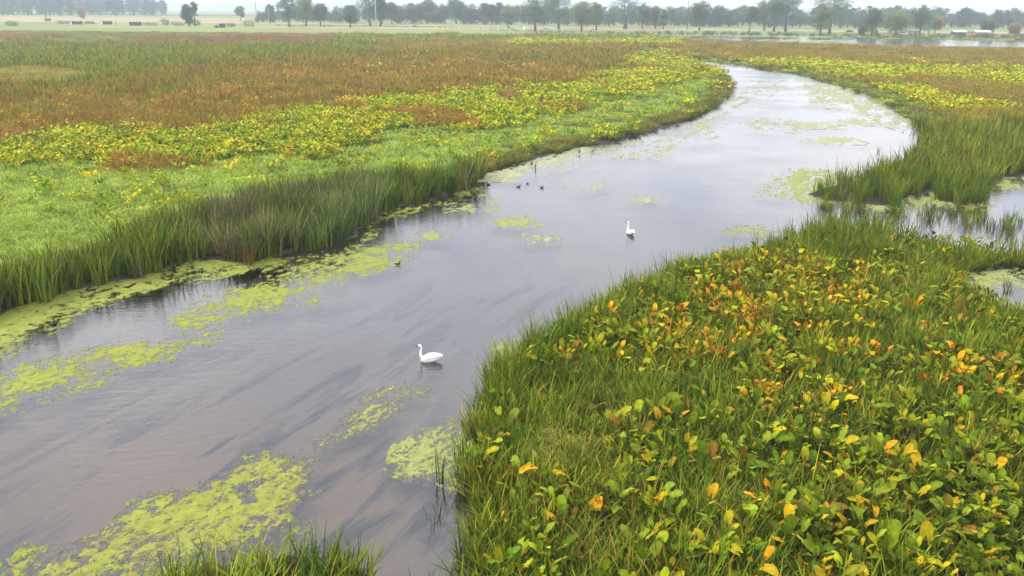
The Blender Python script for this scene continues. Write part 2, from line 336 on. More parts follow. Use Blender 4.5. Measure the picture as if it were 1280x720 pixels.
def ell(cx, cy, rx, ry, k=10): return [(cx + rx * math.cos(2 * math.pi * i / k), cy + ry * math.sin(2 * math.pi * i / k)) for i in range(k)]
def mat_patch(label, pts, dens=0.5, brown=0.3, tone=0, seed=0, edge=0.5, stretch=None):
    poly = gpoly(pts, 3)
    x0, y0 = poly.min(0) - 0.3; x1, y1 = poly.max(0) + 0.3
    d = math.hypot((x0 + x1) / 2, (y0 + y1) / 2)
    c = max(0.026, d / 1050 * 0.95); cyy = c * min(3.0, max(1.0, d / 28))
    nx = int(min(1000, (x1 - x0) / c)) + 2; ny = int(min(1000, (y1 - y0) / cyy)) + 2
    X, Y = np.meshgrid(np.linspace(x0, x1, nx), np.linspace(y0, y1, ny), indexing='ij')
    r = np.random.RandomState(100 + seed)
    X = X + r.uniform(-.35, .35, X.shape) * c; Y = Y + r.uniform(-.35, .35, X.shape) * cyy
    ca, sa = math.cos(FLOW), math.sin(FLOW)
    A = (X * ca + Y * sa) * (0.62 if d < 60 else 0.16); B = -X * sa + Y * ca
    q = min(1.0, 26 / d) 
    big = fbm(A * 1.3 * q, B * 1.3 * q, seed * 3 + 1, 4); fine = 0.55 * fbm(A * 5.5 * q, B * 5.5 * q, seed * 3 + 2, 4) + 0.45 * fbm(X * 9 * q, Y * 9 * q, seed * 3 + 3, 3)
    s = np.clip(sdf(poly, X, Y) / (edge / q), -1, 1)
    f = s * 0.34 + (big - 0.5) * 1.3 + (fine - 0.5) * 2.3 + (fbm(X * 26 * q, Y * 26 * q, seed + 9, 2) - 0.5) * 1.1 + (dens - 0.5) * 1.3 - 0.2 + (0.10 if tone == 1 else 0.05)
    f = np.where(s <= -0.9, -1, f)
    i = (np.arange(nx - 1)[:, None] * ny + np.arange(ny - 1)[None]).ravel()
    tr = np.concatenate([np.stack([i, i + ny, i + ny + 1], 1), np.stack([i, i + ny + 1, i + 1], 1)])
    fv = f.ravel(); keep = fv[tr].mean(1) > -0.14
    tr = tr[keep]
    if len(tr) == 0: return
    u, inv = np.unique(tr, return_inverse=True); tr = inv.reshape(-1, 3)
    br = np.clip((brown * 1.5 - fv[u]) / 0.35 + (fbm(A.ravel()[u] * 4, B.ravel()[u] * 12, seed + 70) - 0.5) * 3.2, 0, 1)[:, None]
    c0, c1 = (LIME, BROWN) if tone == 0 else ((PALE, OLIVE) if tone == 1 else (LIMED, BROWN))
    k = fbm(A.ravel()[u] * 7, B.ravel()[u] * 7, 5)[:, None]
    col = (c0 * (1 - br) + c1 * br) * (0.7 + 0.6 * k)
    t_ = np.clip((fv[u] + .1) / .22, 0, 1); z = -0.06 + 0.066 * t_ + 0.012 * np.clip(fv[u], 0, 1) + 0.006 * k[:, 0]
    me = mesh('duckweed_mat', np.stack([X.ravel()[u], Y.ravel()[u], z], 1), tr, M_DUCK, True, {'vc': col})
    tag(link('duckweed_mat', me), label, 'duckweed', 'mats of duckweed floating on the water')
mat_patch('lime green duckweed strip under the cattails at the far left bank', [(-100, 430), (0, 383), (60, 370), (120, 350), (200, 342), (250, 324), (330, 320), (348, 330), (300, 338), (235, 352), (185, 364), (150, 374), (100, 388), (40, 422), (0, 447), (-100, 480)], 0.62, 0.12, 0, 1)
mat_patch('yellow green duckweed sheet in front of the brown cattails by the dark diving duck', [(338, 347), (345, 332), (400, 320), (440, 312), (500, 303), (518, 308), (485, 332), (440, 347), (390, 354)], 0.58, 0.12, 0, 2)
mat_patch('hook shaped lime duckweed mat in the middle of the left water', [(220, 408), (235, 386), (272, 369), (310, 358), (370, 356), (397, 366), (365, 384), (312, 396), (280, 408), (262, 428), (235, 424)], 0.5, 0.12, 0, 3)
mat_patch('long lime duckweed raft reaching in from the left edge of the photo', [(-80, 525), (-10, 470), (60, 452), (120, 438), (170, 428), (222, 426), (226, 436), (182, 458), (122, 478), (62, 494), (0, 516)], 0.55, 0.16, 0, 4)
mat_patch('large bright lime duckweed raft near the bottom clump of sedge', [(150, 655), (190, 622), (240, 616), (290, 590), (318, 570), (348, 578), (388, 600), (368, 640), (374, 672), (310, 676), (250, 680), (165, 674)], 0.62, 0.3, 0, 5)
mat_patch('broken brownish duckweed raft in the bottom left corner', [(-60, 730), (20, 700), (90, 688), (130, 672), (160, 662), (250, 678), (258, 705), (245, 770), (-60, 800)], 0.62, 0.34, 0, 6)
mat_patch('tiny lime duckweed blob near the bottom left corner', ell(32, 688, 13, 6), 0.7, 0.02, 0, 7, 0.15)
mat_patch('slanting duckweed streak below the near swan', [(372, 580), (398, 552), (430, 534), (442, 518), (470, 494), (520, 482), (528, 494), (502, 516), (462, 542), (420, 562), (390, 590)], 0.5, 0.34, 2, 8)
mat_patch('pale lime duckweed mat against the foot of the right bank', [(494, 578), (518, 548), (560, 533), (592, 516), (616, 512), (610, 590), (575, 612), (535, 598), (505, 590)], 0.62, 0.2, 2, 9)
mat_patch('small duckweed fringe at the tall reeds right of the near swan', [(606, 448), (616, 424), (650, 420), (690, 408), (700, 422), (650, 450), (615, 462)], 0.5, 0.1, 2, 10)
mat_patch('duckweed edging along the waterline below the middle cattails', [(440, 312), (452, 290), (484, 266), (545, 252), (594, 236), (600, 240), (550, 257), (490, 272), (462, 294), (452, 312)], 0.55, 0.12, 0, 12, 0.4)
mat_patch('pale green duckweed shallows at the end of the cattails by the ducks', [(598, 226), (612, 214), (642, 206), (690, 194), (735, 184), (740, 190), (715, 204), (660, 220), (620, 226)], 0.54, 0.15, 1, 13)
mat_patch('faint duckweed shallows along the left bank bend', [(740, 188), (800, 172), (850, 156), (892, 138), (905, 140), (890, 165), (830, 188), (770, 198)], 0.42, 0.3, 1, 14, 1.0)
mat_patch('oval duckweed island between the far cattails and the far swan', ell(642, 277, 29, 7), 0.66, 0.1, 2, 15, 0.4)
mat_patch('two pronged duckweed drift left of the oval island', [(560, 258), (590, 252), (612, 244), (620, 252), (606, 264), (580, 268)], 0.52, 0.1, 2, 16)
mat_patch('small duckweed drift above the dark diving duck', ell(538, 295, 20, 5), 0.55, 0.1, 2, 17)
mat_patch('duckweed drift right of the three ducks', ell(738, 235, 30, 8), 0.5, 0.15, 1, 18)
mat_patch('faint duckweed line near the duckweed drift beyond the far swan', ell(800, 250, 24, 4), 0.46, 0.2, 1, 19)
mat_patch('faint thin weed film left of the far swan', ell(680, 299, 24, 6), 0.36, 0.3, 1, 20)
mat_patch('large pale duckweed shallows left of the reed island', [(940, 244), (968, 226), (988, 212), (1030, 212), (1060, 222), (1015, 246), (970, 250)], 0.58, 0.15, 2, 21)
mat_patch('duckweed drift off the tip of the right marsh', [(905, 292), (930, 282), (960, 284), (990, 292), (960, 297), (925, 296)], 0.5, 0.25, 2, 22)
mat_patch('lens shaped duckweed bar in midstream beyond the reed island', ell(1040, 176, 33, 5), 0.75, 0.05, 1, 23, 0.8)
mat_patch('smaller lens shaped duckweed bar upstream of the first', ell(1018, 157.5, 22, 4), 0.72, 0.05, 1, 24, 0.8)
mat_patch('uppermost lens shaped duckweed bar right of midstream', ell(1056, 152.5, 27, 4.5), 0.62, 0.1, 1, 25, 0.8)
mat_patch('thin duckweed slick on the upstream left of midstream', [(935, 160), (950, 150), (985, 148), (990, 158), (960, 166)], 0.46, 0.3, 1, 26, 1.0)
mat_patch('thin duckweed slick beside the left bank point', [(912, 128), (925, 110), (960, 112), (955, 128), (930, 138)], 0.44, 0.4, 1, 27, 1.0)
mat_patch('broad pale duckweed shallows against the upper right bank', [(988, 104), (1015, 98), (1060, 112), (1110, 132), (1150, 158), (1150, 172), (1115, 152), (1060, 128), (1010, 118)], 0.52, 0.3, 1, 28, 1.2)
mat_patch('duckweed film in the side channel behind the reed island', [(1228, 226), (1250, 218), (1320, 224), (1420, 226), (1420, 240), (1300, 242), (1250, 236), (1228, 238)], 0.6, 0.1, 2, 29)
mat_patch('duckweed film between the two reed island clumps', [(1098, 255), (1133, 244), (1170, 238), (1185, 250), (1235, 254), (1230, 262), (1170, 258), (1120, 266)], 0.52, 0.15, 2, 30)
mat_patch('duckweed film on the small pond at the right edge', [(1198, 350), (1236, 336), (1300, 334), (1330, 346), (1300, 368), (1260, 358), (1228, 374)], 0.55, 0.12, 2, 31)
mat_patch('duckweed skirt along the front of the reed island', [(1008, 247), (1060, 252), (1105, 258), (1100, 264), (1050, 260), (1008, 253)], 0.55, 0.1, 2, 32, 0.4)
mat_patch('weedy slick across the far lake', [(960, 50), (1030, 50), (1060, 52), (1030, 54), (960, 53)], 0.5, 0.4, 1, 33, 2.0)

# ---------------------------------------------------------------- plant prototypes
def blade(V, Fc, C, x, y, az, h, w, lean, droop, nseg=4, c=(1, 1, 1), tw=None, z0=0.0, base_c=None, tip_c=None):
    dx_, dy_ = math.cos(az), math.sin(az); tw = az + math.pi / 2 + random.uniform(-0.6, 0.6) if tw is None else tw
    sx, sy = math.cos(tw), math.sin(tw); b = len(V)
    for i in range(nseg + 1):
        t = i / nseg; r = lean * h * t ** 1.6; z = z0 + h * (t - droop * t * t)
        ww = w * 0.5 * (1 - t ** 2.2) * (0.75 + 0.5 * min(t * 3, 1) * 0.5)
        px, py = x + dx_ * r, y + dy_ * r
        cc = c if base_c is None else [base_c[k] + (c[k] - base_c[k]) * min(1, t * 2.2) for k in range(3)]
        if tip_c is not None and t > .6: cc = [cc[k] + (cc[k] * tip_c[k] - cc[k]) * (t - .6) / .4 for k in range(3)]
        if i < nseg:
            V += [(px - sx * ww, py - sy * ww, z), (px + sx * ww, py + sy * ww, z)]; C += [cc, cc]
        else: V.append((px, py, z)); C.append(cc)
    for i in range(nseg - 1): Fc.append((b + 2 * i, b + 2 * i + 1, b + 2 * i + 3, b + 2 * i + 2))
    k = b + 2 * (nseg - 1); Fc.append((k, k + 1, k + 2))
def rc(v=0.25, dry=0.0):
    k = random.uniform(1 - v, 1 + v)
    if random.random() < dry: return (1.55 * k, 1.12 * k, 1.05 * k)
    return (k * random.uniform(0.85, 1.15), k, k * random.uniform(0.75, 1.25))
def proto_tuft(name, n, rad, h, w, lean, droop, dry=0.1, nseg=4, mat=None, base=None, seed=0, up=0.0, var=.34, tip=0.0):
    random.seed(seed); V, Fc, C = [], [], []
    for _ in range(n):
        a = random.uniform(0, 2 * math.pi); r = rad * math.sqrt(random.random())
        x, y = r * math.cos(a), r * math.sin(a)
        blade(V, Fc, C, x, y, a + random.uniform(-1, 1), random.uniform(*h), random.uniform(*w), random.uniform(*lean), random.uniform(*droop), nseg, rc(var, dry), None, up * random.random(), base, (1.7, 1.15, 1.0) if random.random() < tip else None)
    return mesh(name, V, Fc, mat, True, {'vc': np.array(C)})
LEAF_H = [(0.0, 1.0), (0.15, 0.95), (0.27, 0.80), (0.345, 0.56), (0.365, 0.30), (0.34, 0.04), (0.29, -0.20), (0.20, -0.38), (0.11, -0.32), (0.05, -0.08)]
def leaf_geo(L_, fold, curl, wid=1.0):
    """sagittate blade lying along +Y, petiole joint at the origin"""
    V, Fc, U = [], [], []
    mid = [(0, 1.0), (0, 0.8), (0, 0.56), (0, 0.30), (0, 0.04), (0, 0.0)]
    def pt(x, y):
        z = fold * abs(x) - curl * (y * y) * 0.5 + 0.05 * math.sin(9 * y + 4 * x + 7 * curl) + 0.25 * x * y * (fold - .3)
        return (x * L_ * wid, y * L_, z * L_)
    for x, y in mid: V.append(pt(x, y)); U.append(0.0)
    for s in (1, -1):
        b = len(V)
        for x, y in LEAF_H[1:]: V.append(pt(s * x, y)); U.append(min(1, abs(x) / 0.3))
        q = [(0, b, b + 1, 1), (1, b + 1, b + 2, 2), (2, b + 2, b + 3, 3), (3, b + 3, b + 4, 4), (4, b + 4, b + 5, b + 8), (b + 5, b + 6, b + 7, b + 8), (4, b + 8, 5)]
        Fc += [t if s > 0 else t[::-1] for t in q]
    return np.array(V), Fc, np.array(U)
def leaf_tint(U, kind):              # midrib a little paler, edges turning
    r = np.ones((len(U), 3)); r[U < 0.05] = (1.18, 1.15, 1.1)
    if kind: r[U > 0.6] *= np.array([1.12, 0.99, 0.8])
    return r
def rot_leaf(V, tilt, az, roll=0.0):
    R = Matrix.Rotation(az, 3, 'Z') @ Matrix.Rotation(tilt, 3, 'X') @ Matrix.Rotation(roll, 3, 'Y')
    return V @ np.array(R).T
def arum_layout(seed, n=7, h=(0.45, 0.85), L_=(0.24, 0.42)):
    r = random.Random(seed); out = []
    for i in range(n):
        a = 2 * math.pi * (i + r.random() * 0.8) / n; hh = r.uniform(*h); sp_ = r.uniform(0.08, 0.5)
        out.append(dict(az=a, h=hh, off=sp_, L=L_[0] + (L_[1] - L_[0]) * r.random() ** 1.2, tilt=r.choice([r.uniform(0.7, 1.35), r.uniform(0.3, 1.0), r.uniform(-1.1, 0.2)]), roll=r.uniform(-0.4, 0.4), fold=r.uniform(-0.25, 0.6), curl=r.uniform(-0.1, 0.9), wid=r.uniform(0.8, 1.25)))
    return out
def leaf_at(l):
    V, Fc, U = leaf_geo(l['L'], l['fold'], l['curl'], l['wid'])
    V = rot_leaf(V, l['tilt'], l['az'] - math.pi / 2, l['roll'])
    return V, Fc, U
def petioles(V, Fc, C, lay):
    for l in lay:
        x, y = l['off'] * math.cos(l['az']), l['off'] * math.sin(l['az']); b = len(V)
        for t in (0, 0.5, 1):
            q = t ** 1.5; w = 0.012
            V += [(x * q - w * math.sin(l['az']), y * q + w * math.cos(l['az']), l['h'] * t), (x * q + w * math.sin(l['az']), y * q - w * math.cos(l['az']), l['h'] * t)]
            C += [(0.85, 0.95, 0.8)] * 2
        Fc += [(b, b + 1, b + 3, b + 2), (b + 2, b + 3, b + 5, b + 4)]
def proto_arum(name, seed, n=7, mat=None, h=(0.45, 0.85), L_=(0.24, 0.42), spread=None, turn=0.2):
    lay = arum_layout(seed, n, h, L_); V, Fc, C = [], [], []; r = random.Random(seed + 5)
    petioles(V, Fc, C, lay)
    for l in lay:
        v, f, u = leaf_at(l); b = len(V)
        ox, oy = (l['off'] * math.cos(l['az']), l['off'] * math.sin(l['az']))
        if spread: ox, oy = r.uniform(-spread, spread), r.uniform(-spread, spread)
        k = r.uniform(0.7, 1.3); tn = (r.uniform(1.3, 1.7), r.uniform(0.9, 1.1), 0.7) if r.random() < turn else (r.uniform(0.85, 1.2), 1, r.uniform(0.7, 1.2))
        V += [(p[0] + ox, p[1] + oy, p[2] + l['h']) for p in v]; Fc += [tuple(i + b for i in q) for q in f]
        C += [tuple(np.array(tn) * k * t) for t in leaf_tint(u, r.random() < 0.3)]
    return mesh(name, V, Fc, mat, True, {'vc': np.array(C)})
def proto_forb(name, seed, n, rad, h, lw, mat=None, rough=1.0):
    """leafy stems: upright stalk with small leaves, used for smartweed and loosestrife growth"""
    random.seed(seed); V, Fc, C = [], [], []
    for _ in range(n):
        a = random.uniform(0, 6.283); r = rad * math.sqrt(random.random()); x, y = r * math.cos(a), r * math.sin(a); hh = random.uniform(*h); k = rc(0.3 * rough, 0.08)
        blade(V, Fc, C, x, y, a, hh, lw * 0.25, 0.25, 0.1, 2, k)
        for j in range(5):
            t = 0.4 + 0.6 * (j + random.random()) / 5
            kk = tuple(q * random.uniform(0.75, 1.25) for q in k)
            blade(V, Fc, C, x + 0.2 * hh * t ** 1.6 * math.cos(a), y + 0.2 * hh * t ** 1.6 * math.sin(a), random.uniform(0, 6.283), lw * 2.2, lw, 0.9, random.uniform(0.2, 0.9), 2, kk, None, hh * t)
    return mesh(name, V, Fc, mat, True, {'vc': np.array(C)})

PROTO = {}
def proto_coll(key, meshes):
    c = bpy.data.collections.new('proto_' + key)
    for i, me in enumerate(meshes):
        o = bpy.data.objects.new('%s_%02d' % (key, i), me); c.objects.link(o)
    PROTO[key] = (c, len(meshes))
BASE_T = (1.1, 0.85, 0.6)
CAT_P = dict(n=26, rad=0.45, h=(0.9, 2.4), w=(0.045, 0.085), lean=(0.02, 0.55), var=.55, tip=.5, droop=(0.0, 0.14), nseg=4, base=(1.3, 1.0, 0.55))
SED_P = dict(n=20, rad=0.4, h=(0.4, 1.25), w=(0.028, 0.058), var=.58, tip=.25, lean=(0.1, 0.6), droop=(0.0, 0.35), nseg=4)
proto_coll('cattail', [proto_tuft('cattail_tuft', dry=0.18, seed=i, mat=M_I, **CAT_P) for i in range(5)])
proto_coll('sedge', [proto_tuft('sedge_tuft', dry=0.16, seed=20 + i, mat=M_I, **SED_P) for i in range(6)])
proto_coll('grass', [proto_tuft('fine_grass', 46, 0.5, (0.22, 0.5), (0.02, 0.04), (0.4, 1.3), (0.2, 0.75), 0.06, 3, M_I, None, 40 + i) for i in range(5)])
proto_coll('arum', [proto_arum('arum_plant', 60 + i, 11, M_I, h=(.25, 1.0), L_=(.13, .33)) for i in range(8)])
proto_coll('arumfar', [proto_arum('arum_field_plant', 160 + i, 11, M_I, (0.3, 0.8), (0.16, 0.30), 0.5, 0.1) for i in range(8)])
proto_coll('forb', [proto_forb('leafy_stems', 80 + i, 16, 0.45, (0.45, 0.85), 0.05, M_I) for i in range(5)])
proto_coll('tussock', [proto_tuft('tussock', 90, 0.45, (0.4, 0.85), (0.016, 0.03), (0.3, 1.1), (0.1, 0.6), 0.2, 4, M_I, None, 120 + i) for i in range(4)])

def scatter_obj(name, label, cat, key, pos, rz, sc, col, tilt=0.1):
    n = len(pos)
    if n == 0: return
    me = bpy.data.meshes.new(name); me.vertices.add(n); me.vertices.foreach_set('co', np.asarray(pos, np.float32).ravel())
    def at(nm, ty, v, f):
        a = me.attributes.new(nm, ty, 'POINT'); a.data.foreach_set(f, np.asarray(v).ravel())
    rot = np.stack([RS.uniform(-tilt, tilt, n), RS.uniform(-tilt, tilt, n), rz], 1).astype(np.float32)
    at('rot', 'FLOAT_VECTOR', rot, 'vector'); at('sc', 'FLOAT_VECTOR', np.asarray(sc, np.float32), 'vector')
    at('idx', 'INT', RS.randint(0, PROTO[key][1], n).astype(np.int32), 'value')
    at('col', 'FLOAT_COLOR', np.concatenate([np.asarray(col, np.float32), np.ones((n, 1), np.float32)], 1), 'color')
    o = link(name, me); tag(o, label, cat, kind='stuff')
    g = bpy.data.node_groups.new(name + '_scatter', 'GeometryNodeTree')
    g.interface.new_socket('Geometry', in_out='INPUT', socket_type='NodeSocketGeometry'); g.interface.new_socket('Geometry', in_out='OUTPUT', socket_type='NodeSocketGeometry')
    gi = g.nodes.new('NodeGroupInput'); go = g.nodes.new('NodeGroupOutput')
    ip = g.nodes.new('GeometryNodeInstanceOnPoints'); ci = g.nodes.new('GeometryNodeCollectionInfo')
    ci.inputs['Collection'].default_value = PROTO[key][0]; ci.inputs['Separate Children'].default_value = True; ci.inputs['Reset Children'].default_value = True
    def na(nm, ty):
        q = g.nodes.new('GeometryNodeInputNamedAttribute'); q.data_type = ty; q.inputs[0].default_value = nm; return q.outputs[0]
    er = g.nodes.new('FunctionNodeEulerToRotation')
    l = g.links; l.new(gi.outputs[0], ip.inputs['Points']); l.new(ci.outputs[0], ip.inputs['Instance']); ip.inputs['Pick Instance'].default_value = True
    l.new(na('idx', 'INT'), ip.inputs['Instance Index']); l.new(na('rot', 'FLOAT_VECTOR'), er.inputs[0]); l.new(er.outputs[0], ip.inputs['Rotation'])
    l.new(na('sc', 'FLOAT_VECTOR'), ip.inputs['Scale']); l.new(ip.outputs[0], go.inputs[0])
    md = o.modifiers.new('scatter', 'NODES'); md.node_group = g
    return o

# ---------------------------------------------------------------- where each plant grows
def IL(x, pts): return np.interp(x, [p[0] for p in pts], [p[1] for p in pts])
CATB = [(-600, 540), (-200, 425), (0, 358), (100, 338), (200, 302), (250, 277), (300, 259), (400, 247), (480, 235), (560, 224), (606, 216), (610, 230)]
PALE1 = [(-600, 230), (0, 207), (100, 210), (150, 222), (220, 214), (300, 203), (350, 190), (400, 206), (450, 186), (500, 167), (600, 154), (660, 150), (720, 135), (800, 118), (850, 106), (900, 96), (930, 88)]
ARUM1 = [(-600, 195), (0, 186), (100, 178), (200, 171), (300, 157), (400, 143), (500, 126), (600, 113), (700, 100), (760, 92), (800, 66), (930, 64)]
RED1 = [(-600, 132), (0, 128), (200, 122), (300, 93), (400, 82), (500, 77), (600, 76), (700, 82), (760, 90), (800, 66), (930, 64)]
OLV1 = [(-600, 100), (0, 104), (100, 104), (200, 86), (300, 76), (400, 70), (500, 66), (600, 60), (700, 58), (930, 55)]
def c_(r, g, b): return lin(r, g, b, 0.47) * np.array([1.0, 1.0, 0.56])
PAL = dict(
    palegrass=[c_(166, 192, 106), c_(152, 182, 94), c_(178, 196, 114), c_(138, 168, 84)],
    arum=[c_(166, 186, 50), c_(140, 168, 48), c_(186, 192, 54), c_(118, 150, 48), c_(196, 194, 60)],
    arumy=[c_(206, 190, 60), c_(208, 176, 62), c_(190, 188, 60), c_(176, 178, 56)],
    red=[c_(190, 136, 80), c_(172, 136, 68), c_(196, 134, 90), c_(160, 138, 60), c_(150, 142, 58)],
    olive=[c_(136, 140, 54), c_(122, 132, 48), c_(154, 138, 60), c_(148, 126, 62)],
    dkgreen=[c_(116, 136, 48), c_(130, 148, 54), c_(148, 156, 60)],
    straw=[c_(178, 172, 96), c_(162, 160, 82), c_(150, 152, 76)],
    pink=[c_(178, 122, 92), c_(166, 116, 84), c_(160, 128, 84)],
    fargreen=[c_(134, 146, 80), c_(146, 152, 84), c_(120, 138, 76), c_(158, 152, 84)],
    ybrown=[c_(184, 164, 70), c_(172, 150, 66), c_(166, 162, 70), c_(188, 152, 78)],
    lime=[c_(168, 188, 44), c_(186, 194, 50), c_(150, 178, 48), c_(200, 196, 56)],
    tan=[c_(150, 150, 84), c_(132, 148, 74), c_(122, 146, 72), c_(166, 146, 100), c_(140, 152, 90)],
    sedge=[c_(116, 152, 54), c_(136, 168, 62), c_(98, 132, 46), c_(154, 174, 74), c_(132, 150, 58)],
    cat=[c_(104, 138, 56), c_(118, 150, 62), c_(94, 126, 52), c_(130, 152, 68)],
    catblue=[c_(112, 142, 110), c_(122, 150, 114), c_(104, 134, 94)],
    catbrown=[c_(134, 138, 120), c_(146, 146, 128), c_(118, 134, 100)],
)
for pal_key, gain in dict(palegrass=1.55, red=1.3, olive=1.2, arum=1.3, arumy=1.2, lime=1.2, fargreen=1.25, dkgreen=1.1, straw=1.2, pink=1.2, ybrown=1.12).items(): PAL[pal_key] = [q * gain for q in PAL[pal_key]]
def pick(pal, n): 
    p = np.array(PAL[pal]); return p[RS.randint(0, len(p), n)] * RS.uniform(0.8, 1.2, (n, 1))

def sample_ring(d0, d1, dens):
    """uniform points over the ground the camera sees (with margin) between two distances"""
    umax = 0.80; area = umax * (d1 ** 2 - d0 ** 2); n = int(area * dens)
    Y = np.sqrt(RS.uniform(d0 ** 2, d1 ** 2, n)); X = RS.uniform(-umax, umax, n) * Y + RS.uniform(-3, 3, n)
    return X, Y
def zones(X, Y):
    px, py = g2px(X, Y); drop = np.maximum(py - 12 - (px - 640) * 0.0078, 1)
    j = (fbm(X * 0.09, Y * 0.045, 41, 4) - 0.5) * 0.30 + (fbm(X * 0.5, Y * 0.25, 43, 3) - 0.5) * 0.12
    pyj = py + j * drop * 1.1 + RS.normal(0, 1, X.shape) * drop * 0.02
    z = np.full(X.shape, 'none', dtype='<U10'); rnd = RS.random_sample(X.shape)
    wsd = water_sd(X, Y); land = wsd < -0.05
    # side of the river: the left marsh lies left of / beyond the inner bank
    rightbank = IL(py, [(70, 850), (77, 875), (88, 940), (97, 990), (118, 1060), (143, 1105), (165, 1120), (205, 1120), (215, 1060), (244, 990), (255, 960), (300, 900), (420, 640), (560, 545), (700, 480), (2000, 300)])
    left = px < rightbank
    left |= (py < 75) & (px < 850 + (75 - py) * 0)
    lz = np.where(pyj > IL(px, PALE1), 'palegrass', np.where(pyj > IL(px, ARUM1), 'arum', np.where(pyj > IL(px, RED1), 'red', np.where(pyj > IL(px, OLV1), 'olive', 'dkgreen'))))
    lz = np.where((lz == 'dkgreen') & (px > 470) & (pyj > 50), np.where(px > 640, 'lime', 'ybrown'), lz)
    lz = np.where((pyj < 57) & (pyj > 45) & (px < 415), np.where(fbm(X * .03, Y * .015, 77) > 0.42, 'pink', 'fargreen'), lz)
    lz = np.where((pyj < 46), 'fargreen', lz)
    lz = np.where((((px - 30) / 80) ** 2 + ((py - 97) / 10) ** 2 < .45 + 1.1 * fbm(X * .06, Y * .03, 19)), 'straw', lz)
    lz = np.where((lz == 'red') & (rnd < 0.38), 'olive', lz)
    lz = np.where((lz == 'red') & (rnd > 0.94), 'arum', lz)
    lz = np.where((lz == 'arum') & (rnd > 0.90), 'arumy', lz)
    lz = np.where((lz == 'arum') & (fbm(X * .12, Y * .06, 90) > 0.62), 'red', lz)
    lz = np.where((lz == 'palegrass') & (rnd > 0.93) & (pyj < IL(px, PALE1) + 70), 'arum', lz)
    lz = np.where((lz == 'palegrass') & (wsd > -1.8 - 2.2 * fbm(X * .2, Y * .2, 3)) & (px > 600), 'tan', lz)
    cat = (px < 610) & (py > IL(px, CATB) + j * 8)
    lz = np.where(cat, 'cat', lz)
    rz = np.where(pyj > 76 + (px - 900) * 0.02, 'lime', 'ybrown')
    rz = np.where((rz == 'lime') & (fbm(X * .05, Y * .03, 95) > 0.6), 'ybrown', rz)
    rz = np.where((rz == 'lime') & (rnd > 0.85), 'arumy', rz)
    rz = np.where((wsd > -2.5 - 4 * fbm(X * .15, Y * .15, 6)) & (py < 175), np.where(rnd < 0.4, 'tan', 'palegrass'), rz)
    rz = np.where(py > 162 + (fbm(X * .1, Y * .1, 8) - .5) * 16, 'reedgrass', rz)
    rz = np.where((py > 233) & (py < 275), 'reed', rz)
    rz = np.where((py >= 275), 'fore', rz)
    z = np.where(left, lz, rz); z = np.where(land, z, 'none')
    lake_far = (Y > 340)
    return z, px, py, wsd
JOBS = {}
def put(key, X, Y, sc, col, z=0.08, hz=None):
    if len(X) == 0: return
    s = np.stack([sc, sc, sc if hz is None else hz], 1)
    JOBS.setdefault(key, []).append((np.stack([X, Y, np.full(len(X), z)], 1), s, col))
CATPTS = []; FOREA = []; REEDPTS = []
rings = [(24, 45, 4.2, 1.0), (45, 75, 3.2, 1.05), (75, 120, 1.9, 1.3), (120, 190, 0.8, 1.9), (190, 300, 0.32, 2.8), (300, 470, 0.13, 4.2)]
for d0, d1, dens, lod in rings:
    X, Y = sample_ring(d0, d1, dens)
    Z, px, py, wsd = zones(X, Y)
    def sel(*n): return np.isin(Z, n)
    for name, key, pal, f, sc0, hz in [('palegrass', 'grass', 'palegrass', 1, 1.15, 1.0), ('arum', 'arumfar', 'arum', 1, 1.0, 1.0), ('arumy', 'arumfar', 'arumy', 1, 1.0, 1.0), ('red', 'forb', 'red', 1, 1.15, 1.0),
                                       ('olive', 'sedge', 'olive', 1, 1.3, 1.0), ('dkgreen', 'sedge', 'dkgreen', 1, 1.4, 1.1), ('straw', 'tussock', 'straw', 1, 1.2, 1.0), ('pink', 'forb', 'pink', 1, 1.2, .8),
                                       ('fargreen', 'grass', 'fargreen', 1, 1.2, 1.0), ('ybrown', 'forb', 'ybrown', 1, 1.2, .9), ('lime', 'arumfar', 'lime', 1, 1.1, .9), ('tan', 'tussock', 'tan', 1, 1.0, 1.0), ('reedgrass', 'sedge', 'sedge', 1, 1.25, 1.35)]:
        m = sel(name); n = int(m.sum())
        if not n: continue
        c = pick(pal, n)
        if name == 'reedgrass': c = pick('sedge', n) * np.array([1.12, .98, 1.2]) * (0.6 + 0.8 * fbm(X[m] * .35, Y[m] * .35, 57)[:, None])
        big = 0.8 + 0.45 * fbm(X[m] * 0.25, Y[m] * 0.25, 55)[:, None]; c = c * big
        s = sc0 * lod * RS.uniform(0.8, 1.2, n); h = s * hz / lod ** 0.85
        if name == 'reedgrass': h = h * np.clip(.25 + 1.5 * fbm(X[m] * .5, Y[m] * .5, 58, 3), .45, 1.4)
        put(key, X[m], Y[m], s, c, 0.08, h)
        if name in ('arum', 'lime', 'arumy', 'red', 'pink', 'ybrown'):       # low growth between the leaves
            k = RS.random_sample(n) < 0.5
            put('grass', X[m][k] + RS.normal(0, .4, k.sum()), Y[m][k] + RS.normal(0, .4, k.sum()), s[k], pick('dkgreen', int(k.sum())), 0.05, h[k])
    if d0 < 100:
        m = sel('cat'); CATPTS.append(np.stack([X[m], Y[m], px[m], py[m]], 1))
        m = sel('reed'); REEDPTS.append(np.stack([X[m], Y[m], px[m], py[m]], 1))
# denser grass on the near part of the left marsh
X, Y = sample_ring(36, 75, 4.0); Z, px, py, wsd = zones(X, Y); m = Z == 'palegrass'
put('grass', X[m], Y[m], RS.uniform(.9, 1.4, m.sum()), pick('palegrass', int(m.sum())) * (0.75 + 0.5 * fbm(X[m] * .3, Y[m] * .3, 56)[:, None]), 0.05)
